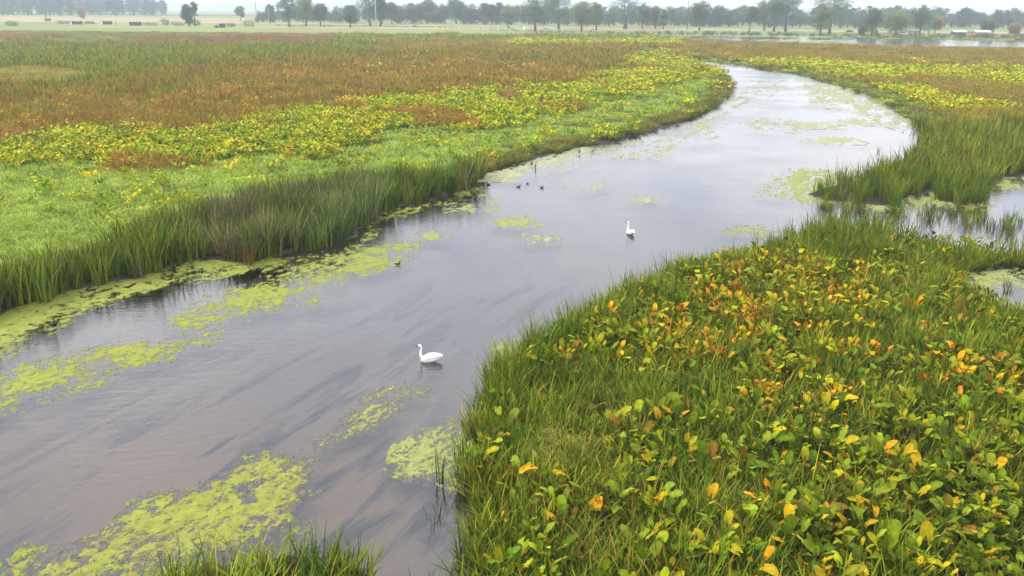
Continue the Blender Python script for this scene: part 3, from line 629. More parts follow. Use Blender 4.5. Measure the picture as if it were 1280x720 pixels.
# foreground marsh on the right and the bottom bank
X, Y = sample_ring(15, 52, 13.0); Z, px, py, wsd = zones(X, Y); m = np.isin(Z, ['fore', 'reed', 'reedgrass']) | ((py > 640) & (wsd < -.05) & (px < 600))
X, Y, px, py, wsd = X[m], Y[m], px[m], py[m], wsd[m]
# share of broad leaves: highest in the middle and lower right, none along the river edge or the rear
rnd = RS.random_sample(len(X)); patch = fbm(X * .22, Y * .22, 61, 3)
leafy = np.clip((py - 295) / 90, 0, 1) * np.clip((-wsd - 0.1) / 1.3, 0.0, 1) * np.clip(0.35 + (patch - 0.4) * 1.8, 0.26, 1)
leafy *= np.where(px < 575, 0.0, 1)
leafy *= np.where((px > 560) & (px < 690) & (py < 620), 0.85, 1)
fine = 0.85 * np.exp(-(((px - 690) / 38) ** 2 + ((py - 560) / 40) ** 2)) + 0.6 * np.exp(-(((px - 770) / 32) ** 2 + ((py - 500) / 18) ** 2))   # pale fine grass hummocks
isf = rnd < fine * 0.9
isa = (~isf) & (rnd < 0.34 * leafy); iss = (~isf) & (~isa) & (rnd < np.where(px < 575, 0.42, 0.94))
orange = np.exp(-(((px - 990) / 185) ** 2 + ((py - 440) / 80) ** 2)) * 0.72 + 0.07
n = int(isf.sum()); put('grass', X[isf], Y[isf], RS.uniform(.7, 1.1, n), pick('straw', n) * np.array([1.2, 1.3, 1.5]), 0.16)
n = int(iss.sum()); xs_, ys_ = X[iss], Y[iss]
clump = fbm(xs_ * .75, ys_ * .75, 62, 3); fine_ = fbm(xs_ * .3, ys_ * .3, 66, 3)
cs = pick('sedge', n) * (0.55 + 0.95 * clump[:, None]); cs = np.where((RS.random_sample(n) < 0.10 + 0.25 * (fine_ > .6))[:, None], pick('straw', n) * .8, cs)
hs = RS.uniform(.6, 1.35, n) * np.clip(0.45 + 1.35 * (clump - .12), .5, 1.5) * (0.9 - 0.2 * np.clip((400 - py[iss]) / 80, 0, 1))
put('sedge', xs_, ys_, RS.uniform(.8, 1.3, n), cs, 0.08, hs)
FA = (X[isa], Y[isa], px[isa], py[isa], orange[isa])

for key, nm, lb, ct in [('arumfar', 'broadleaf_growth', 'yellow green broad leaved plants carpeting the far marsh', 'plants'), ('grass', 'low_marsh_grass', 'low pale green grass covering the marsh', 'grass'),
                        ('forb', 'leafy_stem_growth', 'red brown leafy stems in bands across the far marsh', 'plants'), ('sedge', 'sedge_growth', 'upright green sedge growing through the marsh', 'sedge'),
                        ('tussock', 'bank_tussock_growth', 'tan and green tussocky grass along the river banks', 'grass')]:
    J = JOBS.get(key)
    if not J: continue
    p = np.concatenate([a[0] for a in J]); s = np.concatenate([a[1] for a in J]); c = np.concatenate([a[2] for a in J])
    scatter_obj(nm, lb, ct, key, p, RS.uniform(0, 6.283, len(p)), s, c, 0.12)
    print('STUFF', nm, len(p))

# ---------------------------------------------------------------- cattails of the left bank: the nearest 300 single, the rest one stand
cat_me = [proto_tuft('cattail_clump', dry=0.18, seed=200 + i, mat=M_O, **CAT_P) for i in range(6)]
def cat_col(px, n):
    b = np.exp(-((px - 295) / 45) ** 2); bl = np.clip((px - 330) / 50, 0, 1) * np.clip((500 - px) / 40, 0, 1)
    c0, c1, c2 = pick('cat', n), pick('catbrown', n), pick('catblue', n); r = RS.random_sample((n, 1))
    return np.where(r < 0.12 + b[:, None] * 0.75, c1, np.where(r < (0.12 + b + bl * 0.7)[:, None], c2, c0)) * 1.15
cp = np.concatenate(CATPTS); X2, Y2 = sample_ring(30, 62, 1.6); Z2, px2, py2, _w = zones(X2, Y2); m = Z2 == 'cat'
cp = np.concatenate([cp, np.stack([X2[m], Y2[m], px2[m], py2[m]], 1)])
print('CATTAILS', len(cp))
inview = (cp[:, 2] > -5) & (cp[:, 2] < 1285)
# front rows show most of themselves
front = water_sd(cp[:, 0], cp[:, 1]) + RS.normal(0, .3, len(cp))
order = np.argsort(-(front + np.where(inview, 100, 0)))
cols = cat_col(cp[:, 2], len(cp)) * np.clip(.45 + 1.0 * fbm(cp[:, 0] * .6, cp[:, 1] * .6, 73, 3), .6, 1.2)[:, None]
for r_, i in enumerate(order[:300]):
    o = link('cattail_clump', cat_me[r_ % 6], None, (cp[i, 0], cp[i, 1], 0.0), RS.uniform(0, 6.28), float(np.clip(.55 + .95 * fbm(cp[i:i+1, 0] * .45, cp[i:i+1, 1] * .45, 71, 3)[0], .7, 1.25)) * RS.uniform(.9, 1.1)); o.color = (*cols[i], 1)
    px_ = cp[i, 2]; zs = o.scale[0]
    hue = 'straw brown' if cols[i][0] > cols[i][1] * 0.92 else 'blue green' if cols[i][2] > cols[i][1] * 0.36 else 'dark green' if cols[i].sum() < .42 else 'fresh green'
    where = ('at the left edge of the photo' if px_ < 70 else 'above the lime duckweed strip' if px_ < 160 else 'just left of the withered stretch' if px_ < 250 else 'in the withered stretch by the broken cattail' if px_ < 340 else
             'above the duckweed sheet' if px_ < 410 else 'at the bulge of the stand above dark water' if px_ < 480 else 'at the narrow end of the stand' if px_ < 560 else 'at the far tip of the stand near the brown duck')
    lb = '%s %s cattail clump %s' % ('tall' if zs > 1.01 else 'short' if zs < .92 else 'middling', hue, where); gr = 'cattails of the left bank stand'
    tag(o, lb, 'cattail', gr)
rest = order[300:]
scatter_obj('cattail_stand', 'cattails filling the back of the left bank stand', 'cattails', 'cattail', np.stack([cp[rest, 0], cp[rest, 1], np.zeros(len(rest))], 1), RS.uniform(0, 6.28, len(rest)),
            np.repeat((np.clip(.5 + .95 * fbm(cp[rest, 0] * .45, cp[rest, 1] * .45, 71, 3), .65, 1.2) * RS.uniform(.85, 1.1, len(rest)))[:, None], 3, 1), cols[rest], 0.1)

# ---------------------------------------------------------------- reed clumps of the island and the side channel
reed_me = [proto_tuft('reed_clump', 34, 0.42, (0.7, 1.95), (0.03, 0.06), (0.08, 0.6), (0.0, 0.35), 0.14, 4, M_O, (1.1, 0.8, 0.55), 300 + i) for i in range(6)]
RP = []
def reed_area(poly, step, seed):
    r = np.random.RandomState(seed); g = gpoly(poly, 2); x0, y0 = g.min(0); x1, y1 = g.max(0)
    n = int((x1 - x0) * (y1 - y0) / step ** 2); X = r.uniform(x0, x1, n); Y = r.uniform(y0, y1, n); k = sdf(g, X, Y) > 0
    return X[k], Y[k]
def reed_set(poly, step, seed, lb, gr, sc=(0.85, 1.15)):
    X, Y = reed_area(poly, step, seed); c = pick('sedge', len(X))
    my = np.median(Y) if len(X) else 0; mxx = np.median(X) if len(X) else 0
    for i in range(len(X)):
        sz = RS.uniform(*sc); o = link('reed_clump', reed_me[RS.randint(6)], None, (X[i], Y[i], -0.02), RS.uniform(0, 6.28), sz); o.color = (*c[i], 1)
        tag(o, '%s %s, %s %s side' % ('tall' if sz > 1.05 else 'low' if sz < .95 else 'middling', lb, 'front' if Y[i] < my else 'rear', 'left' if X[i] < mxx else 'right'), 'reeds', gr)
    print('REED', lb, len(X))
reed_set([(1011, 246), (1060, 254), (1105, 259), (1131, 249), (1140, 232), (1090, 226), (1045, 234)], 0.9, 1, 'reed clump on the left lobe of the island', 'reeds of the island left lobe')
reed_set([(1128, 246), (1140, 228), (1190, 226), (1237, 230), (1230, 254), (1182, 255), (1163, 243)], 1.0, 2, 'reed clump on the right lobe of the island', 'reeds of the island right lobe')
reed_set([(988, 306), (1000, 298), (1050, 294), (1095, 298), (1150, 307), (1150, 318), (1090, 335), (1030, 335), (990, 322)], 0.95, 3, 'reed clump behind the right marsh beside the channel', 'reeds at the rear edge of the right marsh', (1.0, 1.35))
reed_set([(1150, 307), (1210, 316), (1280, 322), (1330, 324), (1330, 332), (1240, 332), (1196, 344), (1160, 330)], 1.15, 4, 'reed clump between channel and small pond', 'reeds between channel and pond')
for i, (x, y, s, lb) in enumerate([(985, 298, .75, 'thin reed tuft standing in water at the tip of the right marsh'), (1192, 272, .8, 'small reed tuft standing in the side channel'), (1222, 280, .75, 'lone reed tuft in the side channel nearer the right edge'),
                                   (1258, 366, .7, 'sparse reed tuft standing in the small pond'), (1232, 378, .6, 'low reed tuft at the near edge of the small pond'), (1150, 268, .7, 'reed tuft in the duckweed before the reed island')]):
    X, Y = P(x, y); o = link('reed_tuft', reed_me[i % 6], None, (X, Y, -.05), i * 1.1, (s * .8, s * .8, s)); o.color = (*pick('sedge', 1)[0], 1); tag(o, lb, 'reeds')

_r7 = np.random.RandomState(77)
for i in range(34):
    x, y = _r7.uniform(1025, 1275), 0; y = 262 + (x - 1025) * .06 + _r7.uniform(-6, 22); X, Y = P(x, y); s_ = _r7.uniform(.45, .95)
    o = link('reed_tuft', reed_me[i % 6], None, (X, Y, -.05), i * 1.3, (s_ * .9, s_ * .9, s_)); o.color = (*(pick('sedge', 1)[0] * .85), 1); tag(o, 'ragged reed tuft standing in the broken water of the side channel', 'reeds', 'reed tufts in the side channel')
_ed = gpoly([(600, 520), (618, 482), (650, 447), (700, 417), (760, 385), (820, 353), (880, 335), (940, 319), (1000, 303), (1000, 306), (600, 525)], 4)[:36]
for i in range(78):
    k_ = _r7.uniform(0, 35); p_ = _ed[int(k_)] * (1 - k_ % 1) + _ed[min(35, int(k_) + 1)] * (k_ % 1); s_ = _r7.uniform(.62, 1.1)
    X, Y = p_[0] + _r7.uniform(-.1, .9), p_[1] + _r7.uniform(-1.2, .1); q_ = float(g2px(np.array([X]), np.array([Y]))[0][0])
    o = link('reed_clump', reed_me[i % 6], None, (X, Y, -.02), i * 1.7, (s_ * .9, s_ * .9, s_)); o.color = (*(pick('sedge', 1)[0] * _r7.uniform(.85, 1.25)), 1)
    tag(o, '%s ragged reed clump on the water edge of the right marsh %s' % ('tall' if s_ > .95 else 'low' if s_ < .78 else 'middling', 'nearest the near swan' if q_ < 690 else 'below the far swan' if q_ > 800 else 'between the two swans'), 'reeds', 'reeds along the river edge of the right marsh')
# ---------------------------------------------------------------- single tufts by the near water
def tuft(lb, x, y, n, rad, h, w, lean, dry, seed, col, base=None):
    X, Y = P(x, y); me = proto_tuft('sedge_tuft', n, rad, h, w, lean, (0, .3), dry, 5, M_O, base, seed)
    o = link('sedge_tuft', me, None, (X, Y, -0.02)); o.color = (*c_(*col), 1); tag(o, lb, 'sedge')
tuft('tall bright sedge clump at the foot of the right bank beside pale duckweed', 622, 575, 120, 0.55, (0.9, 1.7), (.02, .036), (.1, .6), .06, 400, (104, 146, 50))
tuft('dense sedge clump above the tall bright one on the right bank', 640, 520, 110, 0.6, (0.8, 1.4), (.02, .034), (.1, .5), .1, 401, (92, 128, 48))
tuft('tall reeds at the water edge right of the near swan', 628, 486, 110, 0.6, (0.9, 1.6), (.018, .032), (.05, .4), .16, 402, (100, 122, 56))
tuft('thin upright sedge tuft standing alone in the duckweed', 549, 602, 26, 0.14, (0.7, 1.5), (.016, .026), (.05, .3), .25, 403, (104, 132, 50))
tuft('dark drowned sedge tuft near the muddy right shore', 545, 650, 22, 0.3, (0.3, 0.8), (.014, .024), (.2, .9), .5, 404, (96, 92, 50))
tuft('sedge clump with bent dry blades at the bottom edge, right of centre', 440, 726, 70, 0.42, (0.6, 1.25), (.018, .032), (.1, .8), .22, 405, (100, 128, 52))
tuft('tall sedge clump at the bottom edge with one long blade leaning left', 392, 722, 60, 0.34, (0.7, 1.5), (.02, .034), (.1, .7), .1, 406, (96, 140, 50))
tuft('low yellow green grass tuft at the bottom edge near the lime raft', 290, 724, 70, 0.5, (0.4, 0.95), (.014, .026), (.1, .6), .1, 407, (150, 166, 60))
tuft('straw coloured broken cattail leaning out of the left bank stand', 312, 331, 40, 0.22, (0.8, 1.8), (.022, .04), (.1, .8), .95, 408, (150, 140, 80))
for i, (x, y, lb) in enumerate([(669, 211, 'dry weed stem in the water beyond the three ducks'), (664, 206, 'small weed stem nearest the duckweed shallows'), (724, 192, 'short dark stem off the left bank shallows'), 
                                (741, 190, 'short dark stem near the bank past the shallows'), (1098, 190, 'twiggy weed near the right bank bend'), (895, 118, 'pale weed tuft off the left bank point')]):
    X, Y = P(x, y); me = proto_tuft('weed_stem', 9, 0.12, (0.3, 0.8), (.03, .05), (.1, .6), (0, .3), .4, 3, M_O, None, 430 + i)
    o = link('weed_stem', me, None, (X, Y, -.02)); o.color = (*c_(88, 84, 50), 1); tag(o, lb, 'weed')

# ---------------------------------------------------------------- broad-leaved plants: the 300 that show largest are single, each leaf its own piece
aX, aY, apx, apy, aor = FA
print('FOREGROUND ARUM', len(aX))
inv = (apx > -10) & (apx < 1290) & (apy < 735)
order = np.argsort(-(apy + np.where(inv, 1000, 0)))
lays = [arum_layout(500 + i, 11, (0.25, 0.95), (0.13, 0.33)) for i in range(10)]
LP = []
for i, lay in enumerate(lays):
    row = []
    for l in lay:
        v, f, u = leaf_at(l); row.append(mesh('leaf', v, f, M_O, True, {'vc': leaf_tint(u, random.random() < .35)}))
    V, Fc, C = [], [], []; petioles(V, Fc, C, lay); LP.append((row, mesh('stalks', V, Fc, M_O, True, {'vc': np.array(C)})))
GRN = [c_(138, 164, 44), c_(112, 144, 42), c_(176, 190, 54), c_(88, 118, 36), c_(148, 158, 56), c_(102, 126, 38), c_(126, 148, 40), c_(160, 182, 70)]
YEL = [c_(210, 196, 50), c_(196, 186, 46), c_(178, 180, 50), c_(214, 176, 44)]; ORG = [c_(240, 184, 56), c_(236, 168, 50), c_(224, 176, 66), c_(244, 200, 60)]
BRN = [c_(158, 116, 54), c_(140, 108, 56), c_(172, 140, 62)]
def leafcol(o_):
    q = random.random()
    L4 = ORG if q < o_ * 0.42 else YEL if q < o_ * 0.8 + 0.08 else BRN if q < o_ * 0.8 + 0.12 else GRN
    return np.array(L4[random.randrange(len(L4))]) * random.uniform(.8, 1.2)
random.seed(91)
for r_, i in enumerate(order[:300]):
    k = r_ % 10; s = float(RS.uniform(.8, 1.15)); e = empty('arrowhead_plant', (aX[i], aY[i], 0.1), float(RS.uniform(0, 6.28)), s); no = 0; ny_ = 0
    st = link('stalks', LP[k][1], e); st.color = (*c_(112, 140, 54), 1)
    for l, me in zip(lays[k], LP[k][0]):
        o = link('leaf', me, e, (l['off'] * math.cos(l['az']), l['off'] * math.sin(l['az']), l['h'])); c = leafcol(aor[i]); no += bool(c[0] > c[1] * 1.45); ny_ += bool(c[1] * 1.45 >= c[0] > c[1] * 1.0); o.color = (*c, 1)
    qx, qy = apx[i], apy[i]; W_ = ['no', 'one', 'two', 'three', 'four', 'five', 'six', 'seven', 'eight', 'nine', 'ten', 'eleven']
    where = ('on the bottom bank' if qx < 560 else 'near the river edge' if qx < 720 else 'left of the orange patch' if qx < 850 and qy < 560 else 'in the bottom right corner' if qx > 1120 and qy > 600 else 'by the right edge' if qx > 1120 else
             'along the bottom edge' if qy > 650 else 'below the orange patch' if qy > 520 else 'in the orange patch')
    lb = '%s leafy marsh plant with %s orange, %s yellow leaves %s' % ('large' if s > 1.04 else 'small' if s < .9 else 'middling', W_[no], W_[ny_], where); gr = 'arrowhead plants of the right foreground'
    tag(e, lb, 'plant', gr)
rest = order[300:]
cc = np.array([leafcol(aor[i] * 0.6) for i in rest]).reshape(-1, 3)
scatter_obj('arrowhead_growth', 'broad green, yellow and orange leaved plants filling the right marsh', 'plants', 'arum', np.stack([aX[rest], aY[rest], np.full(len(rest), .1)], 1), RS.uniform(0, 6.28, len(rest)),
            np.repeat(RS.uniform(.8, 1.15, (len(rest), 1)), 3, 1), cc, 0.15)

# ---------------------------------------------------------------- birds
def add_bird_mods(o, vox):
    r = o.modifiers.new('remesh', 'REMESH'); r.mode = 'VOXEL'; r.voxel_size = vox; r.use_smooth_shade = True
    sm = o.modifiers.new('smooth', 'SMOOTH'); sm.factor = 0.5; sm.iterations = 4
def ering(x, z, w_, h_, n=14, yc=0.0): return [(x, yc + w_ * math.cos(2 * math.pi * k / n), z + h_ * math.sin(2 * math.pi * k / n)) for k in range(n)]
def swan(label, x, y, rz, neck, sc=1.0):
    X, Y = P(x, y); e = empty('swan', (X, Y, 0), rz, sc); tag(e, label, 'swan', 'swans on the river')
    b = MB()
    b.rings([ering(*q) for q in [(-.54, .23, .012, .008), (-.46, .20, .07, .03), (-.34, .165, .14, .085), (-.18, .135, .19, .135), (0, .115, .205, .155), (.16, .105, .185, .155), (.27, .10, .13, .13), (.34, .10, .06, .07)]])
    b.tube(neck, [.085, .066, .05, .042, .04, .042, .048][:len(neck)], 10)
    hd = Vector(neck[-1]); fw = Vector((math.cos(HEADT), math.sin(HEADT), -0.12)).normalized()
    b.tube([hd - fw * .04, hd + fw * .0, hd + fw * .05, hd + fw * .09], [.03, .052, .046, .026], 10)
    o = b.build('body', M_FEATHER, e, True); add_bird_mods(o, .016)
    for sgn in (1, -1):
        wv = MB(); wv.rings([[(xx, sgn * (yy + .035 * math.cos(2 * math.pi * k / 10)), zz + hh * math.sin(2 * math.pi * k / 10)) for k in range(10)] for xx, yy, zz, hh in
                             [(-.50, .05, .255, .015), (-.36, .10, .245, .055), (-.18, .150, .22, .085), (.02, .165, .205, .09), (.15, .155, .18, .06), (.2, .14, .16, .02)]])
        wv.build('wing', M_FEATHER, e, True)
    bl = MB(); bl.tube([hd + fw * .065, hd + fw * .10, hd + fw * .15, hd + fw * .185], [.03, .026, .02, .012], 8); bl.build('bill', M_BILL, e, True)
    sd_ = Vector((-fw.y, fw.x, 0))
    for sgn in (1, -1):
        ey = MB(); ey.tube([hd + fw * .055 + sd_ * sgn * .03 + Vector((0, 0, .014)), hd + fw * .055 + sd_ * sgn * .046 + Vector((0, 0, .014))], [.012, .008], 6); ey.build('eye', M_BILL, e)
HEADT = 0.0
swan('white swan with black bill swimming left in the near river', 537, 452, math.pi + 0.1, [(.24, 0, .12), (.33, 0, .22), (.345, 0, .34), (.325, 0, .46), (.31, 0, .57), (.325, 0, .65), (.355, 0, .68)])
HEADT = 1.2
swan('white swan farther out with upright neck seen end on', 787.5, 293, 1.9, [(.24, 0, .12), (.31, 0, .22), (.31, 0, .34), (.295, 0, .46), (.285, 0, .58), (.29, .01, .66), (.295, .02, .70)])
def duck(label, x, y, rz, c, dive=False, sc=1.0):
    X, Y = P(x, y); e = empty('duck', (X, Y, 0), rz, sc * .82); tag(e, label, 'duck', 'ducks on the river')
    m = flat_mat('duck_plumage', c, .7, .2, 14.0)
    b = MB(); b.rings([ering(*q, 10) for q in [(-.24, .12, .012, .01), (-.18, .09, .05, .03), (-.06, .07, .095, .07), (.06, .06, .09, .075), (.15, .06, .05, .05), (.18, .06, .02, .02)]])
    nk = [(.12, 0, .08), (.155, 0, .15), (.16, 0, .20)]
    b.tube(nk, [.05, .034, .036], 8); b.tube([(.12, 0, .205), (.155, 0, .215), (.19, 0, .212), (.215, 0, .205)], [.025, .045, .04, .02], 8)
    o = b.build('body', m, e, True); add_bird_mods(o, .014)
    q = MB(); q.rings([[(xx, yy * math.cos(t), .203 + zz * math.sin(t)) for t in [k * math.pi / 4 for k in range(8)]] for xx, yy, zz in [(.2, .018, .016), (.235, .02, .010), (.262, .018, .006)]])
    q.build('bill', flat_mat('duck_bill', (.12, .09, .03), .4), e, True)
    t = MB(); t.rings([ering(-.27, .145, .02, .006, 8), ering(-.2, .115, .045, .012, 8), ering(-.16, .1, .03, .02, 8)]); t.build('tail', m, e, True)
DB = (.045, .032, .022)
duck('brown duck, leftmost of the trio in midstream', 648, 234, 0.2, DB)
duck('small dark duck between the other two of the trio', 659.5, 230, 2.3, (.02, .018, .017), sc=.8)
duck('dark duck, rightmost of the trio in midstream', 677, 235, -0.2, (.028, .024, .02))
duck('brown duck close to the end of the cattails', 611, 231, 3.0, DB)
duck('lone dark duck near the duckweed sheet by the left bank', 497, 331, 0.5, (.016, .016, .018))

# ---------------------------------------------------------------- trees
def tree_geo(seed, H, W, trunk_h=0.2, leaf=0.5, clumps=64, per=140, c0=(.07, .10, .035), c1=(.10, .13, .04), stems=1, open_=0.0, lean=0.0):
    r = random.Random(seed); tb = MB(); V, Fc, C = [], [], []
    ends = []
    for s_ in range(stems):
        a0 = r.uniform(0, 6.28); off = 0.0 if stems == 1 else W * .05
        bx, by = off * math.cos(a0), off * math.sin(a0); lx, ly = lean * H + r.uniform(-.06, .06) * H + (bx * 3 if stems > 1 else 0), r.uniform(-.05, .05) * H
        pts = [(bx + lx * t ** 1.3 + r.uniform(-.01, .01) * H, by + ly * t, H * .9 * t) for t in (0, .15, .32, .5, .7, 1)]
        R = H * .028 / math.sqrt(stems); tb.tube(pts, [R * 1.3, R, R * .8, R * .6, R * .35, R * .1], 6)
        nl = 10
        for k in range(nl):
            t = trunk_h + (.92 - trunk_h) * (k + r.random()) / nl
            tk = (0, .15, .32, .5, .7, 1); i = max(j for j in range(5) if tk[j] <= t); q_ = (t - tk[i]) / (tk[i + 1] - tk[i]); p = Vector(pts[i]).lerp(Vector(pts[i + 1]), q_)
            a = 2.4 * k + r.uniform(-.5, .5); reach = W * .5 * (1 - abs(t - .55) * .9) * r.uniform(.6, 1.0)
            q = p + Vector((math.cos(a) * reach * .5, math.sin(a) * reach * .5, H * .08)); e_ = p + Vector((math.cos(a) * reach, math.sin(a) * reach, H * r.uniform(.0, .1)))
            tb.tube([p, q, e_], [R * .4, R * .25, R * .08], 4, cap=False); ends += [e_, (q + e_) / 2]
        ends.append(Vector(pts[-1]))
    cz = H * (trunk_h + 1) / 2; hz = H * (1 - trunk_h) / 2
    cents = [e_ + Vector((r.gauss(0, .04) * W, r.gauss(0, .04) * W, r.gauss(0, .03) * H)) for e_ in ends]
    while len(cents) < clumps:
        a, b_, d = r.gauss(0, 1), r.gauss(0, 1), r.gauss(0, 1); n_ = math.sqrt(a * a + b_ * b_ + d * d); q = r.random() ** .4 * .9
        cents.append(Vector((a / n_ * q * W * .46 + lean * H * .6, b_ / n_ * q * W * .46, cz + d / n_ * q * hz * .95)))
    for cpt in cents[:clumps]:
        cr = W * r.uniform(.13, .21); k = r.uniform(0, 1); br = r.uniform(.75, 1.25)
        for _ in range(int(per * r.uniform(.6, 1.2) * (1 - open_))):
            p = cpt + Vector((r.gauss(0, .55) * cr, r.gauss(0, .55) * cr, r.gauss(0, .42) * cr))
            if p.z > H: p.z = H - r.random() * .04 * H
            if p.z < H * trunk_h * .6: continue
            u = Vector((r.gauss(0, 1), r.gauss(0, 1), r.gauss(0, .6))).normalized(); v = u.orthogonal().normalized(); L_ = leaf * r.uniform(.5, 1.1)
            b = len(V); V += [tuple(p - u * L_ * .5), tuple(p + v * L_ * .35), tuple(p + u * L_ * .5), tuple(p - v * L_ * .35)]; Fc.append((b, b + 1, b + 2, b + 3))
            kk = min(1, max(0, k + r.uniform(-.25, .25))); C += [tuple((c0[j] * (1 - kk) + c1[j] * kk) * br * r.uniform(.8, 1.2) for j in range(3))] * 4
    return tb, V, Fc, C
KIND = dict(green=((.060, .090, .034), (.105, .135, .045)), yell=((.105, .135, .045), (.21, .20, .06)), dark=((.045, .072, .038), (.075, .10, .046)), blue=((.05, .08, .05), (.08, .11, .06)),
            pale=((.10, .13, .07), (.14, .16, .08)), brown=((.11, .09, .065), (.16, .12, .09)), orange=((.26, .17, .05), (.34, .22, .07)), red=((.28, .12, .06), (.30, .16, .07)))
TREE_N = [0]
def tree(label, x, base, top, wpx, kind='green', **k):
    TREE_N[0] += 1; X, Y = P(x, base); s_ = ppm(x, base); H = (base - top) / s_ * 1.18; W = wpx / s_ * 1.2
    e = empty('tree', (X, Y, 0.1), RS.uniform(-.3, .3)); tag(e, label, 'tree', 'trees beyond the marsh')
    c0, c1 = [tuple(q * z for q, z in zip(kk, (.85, 1.05, .9))) for kk in KIND[kind]]; lf = max(.45, 1.3 / s_)
    tb, V, Fc, C = tree_geo(900 + TREE_N[0], H, W, leaf=lf, c0=c0, c1=c1, **k)
    tb.build('trunk', M_BARK, e, True); link('crown', mesh('crown', V, Fc, M_V, False, {'vc': np.array(C)}), e)
tree('tall ragged tree with forked top at the left end of the tree row', 363, 34, -3, 24, 'green', open_=.25, stems=2)
tree('yellow green tree next to the ragged forked one', 383, 33, 2, 22, 'yell')
tree('round dark tree on a bare leaning trunk, right of the yellow green one', 401, 33, 9, 16, 'dark', trunk_h=.2)
tree('small round green tree standing in front of the road', 438, 35, 12, 17, 'green', trunk_h=.2)
tree('tall open dark tree left of the white pole', 463, 33, -9, 30, 'blue', open_=.2, trunk_h=.2)
tree('slim tall tree right of the white pole', 476, 33, -6, 15, 'blue', trunk_h=.15)
tree('medium hazy tree just right of the slim tall one', 490, 31, 7, 14, 'blue')
tree('rust tinted hazy tree in the gap of the far row', 501, 30, 13, 10, 'brown')
tree('pale hazy tree in the far row, left of the dark one', 515, 30, 9, 14, 'pale')
tree('dark narrow hazy tree in the far row', 527, 30, 9, 12, 'dark')
tree('pinkish brown tall hazy tree behind the dark narrow one', 536, 29, 4, 17, 'brown')
tree('low rounded hazy tree in the far row', 546, 30, 16, 14, 'blue', trunk_h=.15)
tree('slender bluish hazy tree beside the low rounded one', 556, 30, 11, 8, 'blue')
tree('large full hazy tree, tallest of the far row', 570, 30, 3, 21, 'blue', trunk_h=.15)
tree('pale brownish hazy tree right of the tallest one', 580, 30, 12, 11, 'pale')
tree('thin poplar like tree in the far row', 589, 31, 16, 4.5, 'dark', trunk_h=.1)
tree('thin tree with leaning crown by the white hut', 597, 30, 14, 8, 'blue', lean=.1)
tree('bluish tree, first of the close group in the far row', 606, 31, 8, 11, 'blue')
tree('bluish tree, middle of the close group in the far row', 615, 31, 9, 9, 'dark')
tree('bluish tree, last of the close group in the far row', 625, 31, 8, 11, 'blue')
tree('low yellow green tree at the end of the far row', 635, 34, 12, 14, 'yell', trunk_h=.1)
tree('big spreading tree with a stout trunk by the white van', 669, 40, -6, 36, 'green', trunk_h=.24)
tree('broad rounded tree right of the stout trunked one', 698, 37, -6, 31, 'green', trunk_h=.25)
tree('medium yellow topped tree in the near row', 727, 40, 7, 25, 'yell', trunk_h=.18)
tree('narrow yellow tree with a ragged outline in the near row', 745, 39, 10, 15, 'yell', trunk_h=.18)
tree('huge two trunked tree in the middle of the row', 781, 37, -10, 36, 'green', stems=2, trunk_h=.2)
tree('pale green slender tree right of the two trunked giant', 803, 36, 11, 16, 'pale', trunk_h=.2)
tree('greyish brown rounded tree at the lake head', 819, 36, 13, 15, 'brown', trunk_h=.15)
tree('small olive tree near the white cars', 829, 37, 16, 10, 'yell', trunk_h=.15)
tree('lone round tree right of the tall black pole', 874, 39, 8, 21, 'green', trunk_h=.25)
tree('small leaning tree by the lake', 936, 40, 14, 14, 'green', lean=.2, trunk_h=.4)
tree('green tree left of the two big lakeside ones', 955, 39, 7, 16, 'green')
tree('tall open tree by the lake, left of a larger twin', 967, 40, -3, 22, 'pale', open_=.2)
tree('large arching tree by the lake with a dark trunk', 982, 40, -6, 30, 'green', trunk_h=.25)
tree('low yellow tinged tree in front of the giant lakeside tree', 1025, 44, 12, 19, 'yell', trunk_h=.1)
tree('giant spreading lakeside tree', 1037, 42, -6, 46, 'green', trunk_h=.2)
tree('upright bushy tree on the lake shore right of the giant', 1089, 46, 15, 18, 'green', trunk_h=.08)
tree('small dark conical shrub tree on the lake shore', 1077, 45, 33, 8, 'dark', trunk_h=.05)
tree('rounded yellow green tree on the lake shore', 1119, 46, 19, 28, 'yell', trunk_h=.08)
tree('bluish dark tree by the pale cabin', 1149, 45, 14, 28, 'blue', trunk_h=.2)
tree('golden orange autumn tree by the leaning pole', 1168, 42, 22, 14, 'orange', trunk_h=.2)
tree('dark small tree behind the brick house', 1233, 44, 29, 12, 'dark', trunk_h=.1)
tree('rust red small tree near the right edge', 1267, 45, 32, 12, 'red', trunk_h=.1)
tree('bushy tree with a crooked top over the left hedge', 237, 34, 11, 13, 'dark', trunk_h=.12, lean=-.1)
tree('thin bare topped tree beside the crooked one', 244, 33, 8, 7, 'brown', trunk_h=.5, open_=.6)
tree('faint pale tree far out on the left field', 301, 26, 11, 9, 'pale', trunk_h=.25)
tree('small rust coloured tree before the left wood', 103, 24, 12, 7, 'red', trunk_h=.1)
tree('pale slim tree by the light pole on the road', 338, 30, 9, 9, 'pale', trunk_h=.2, open_=.3)

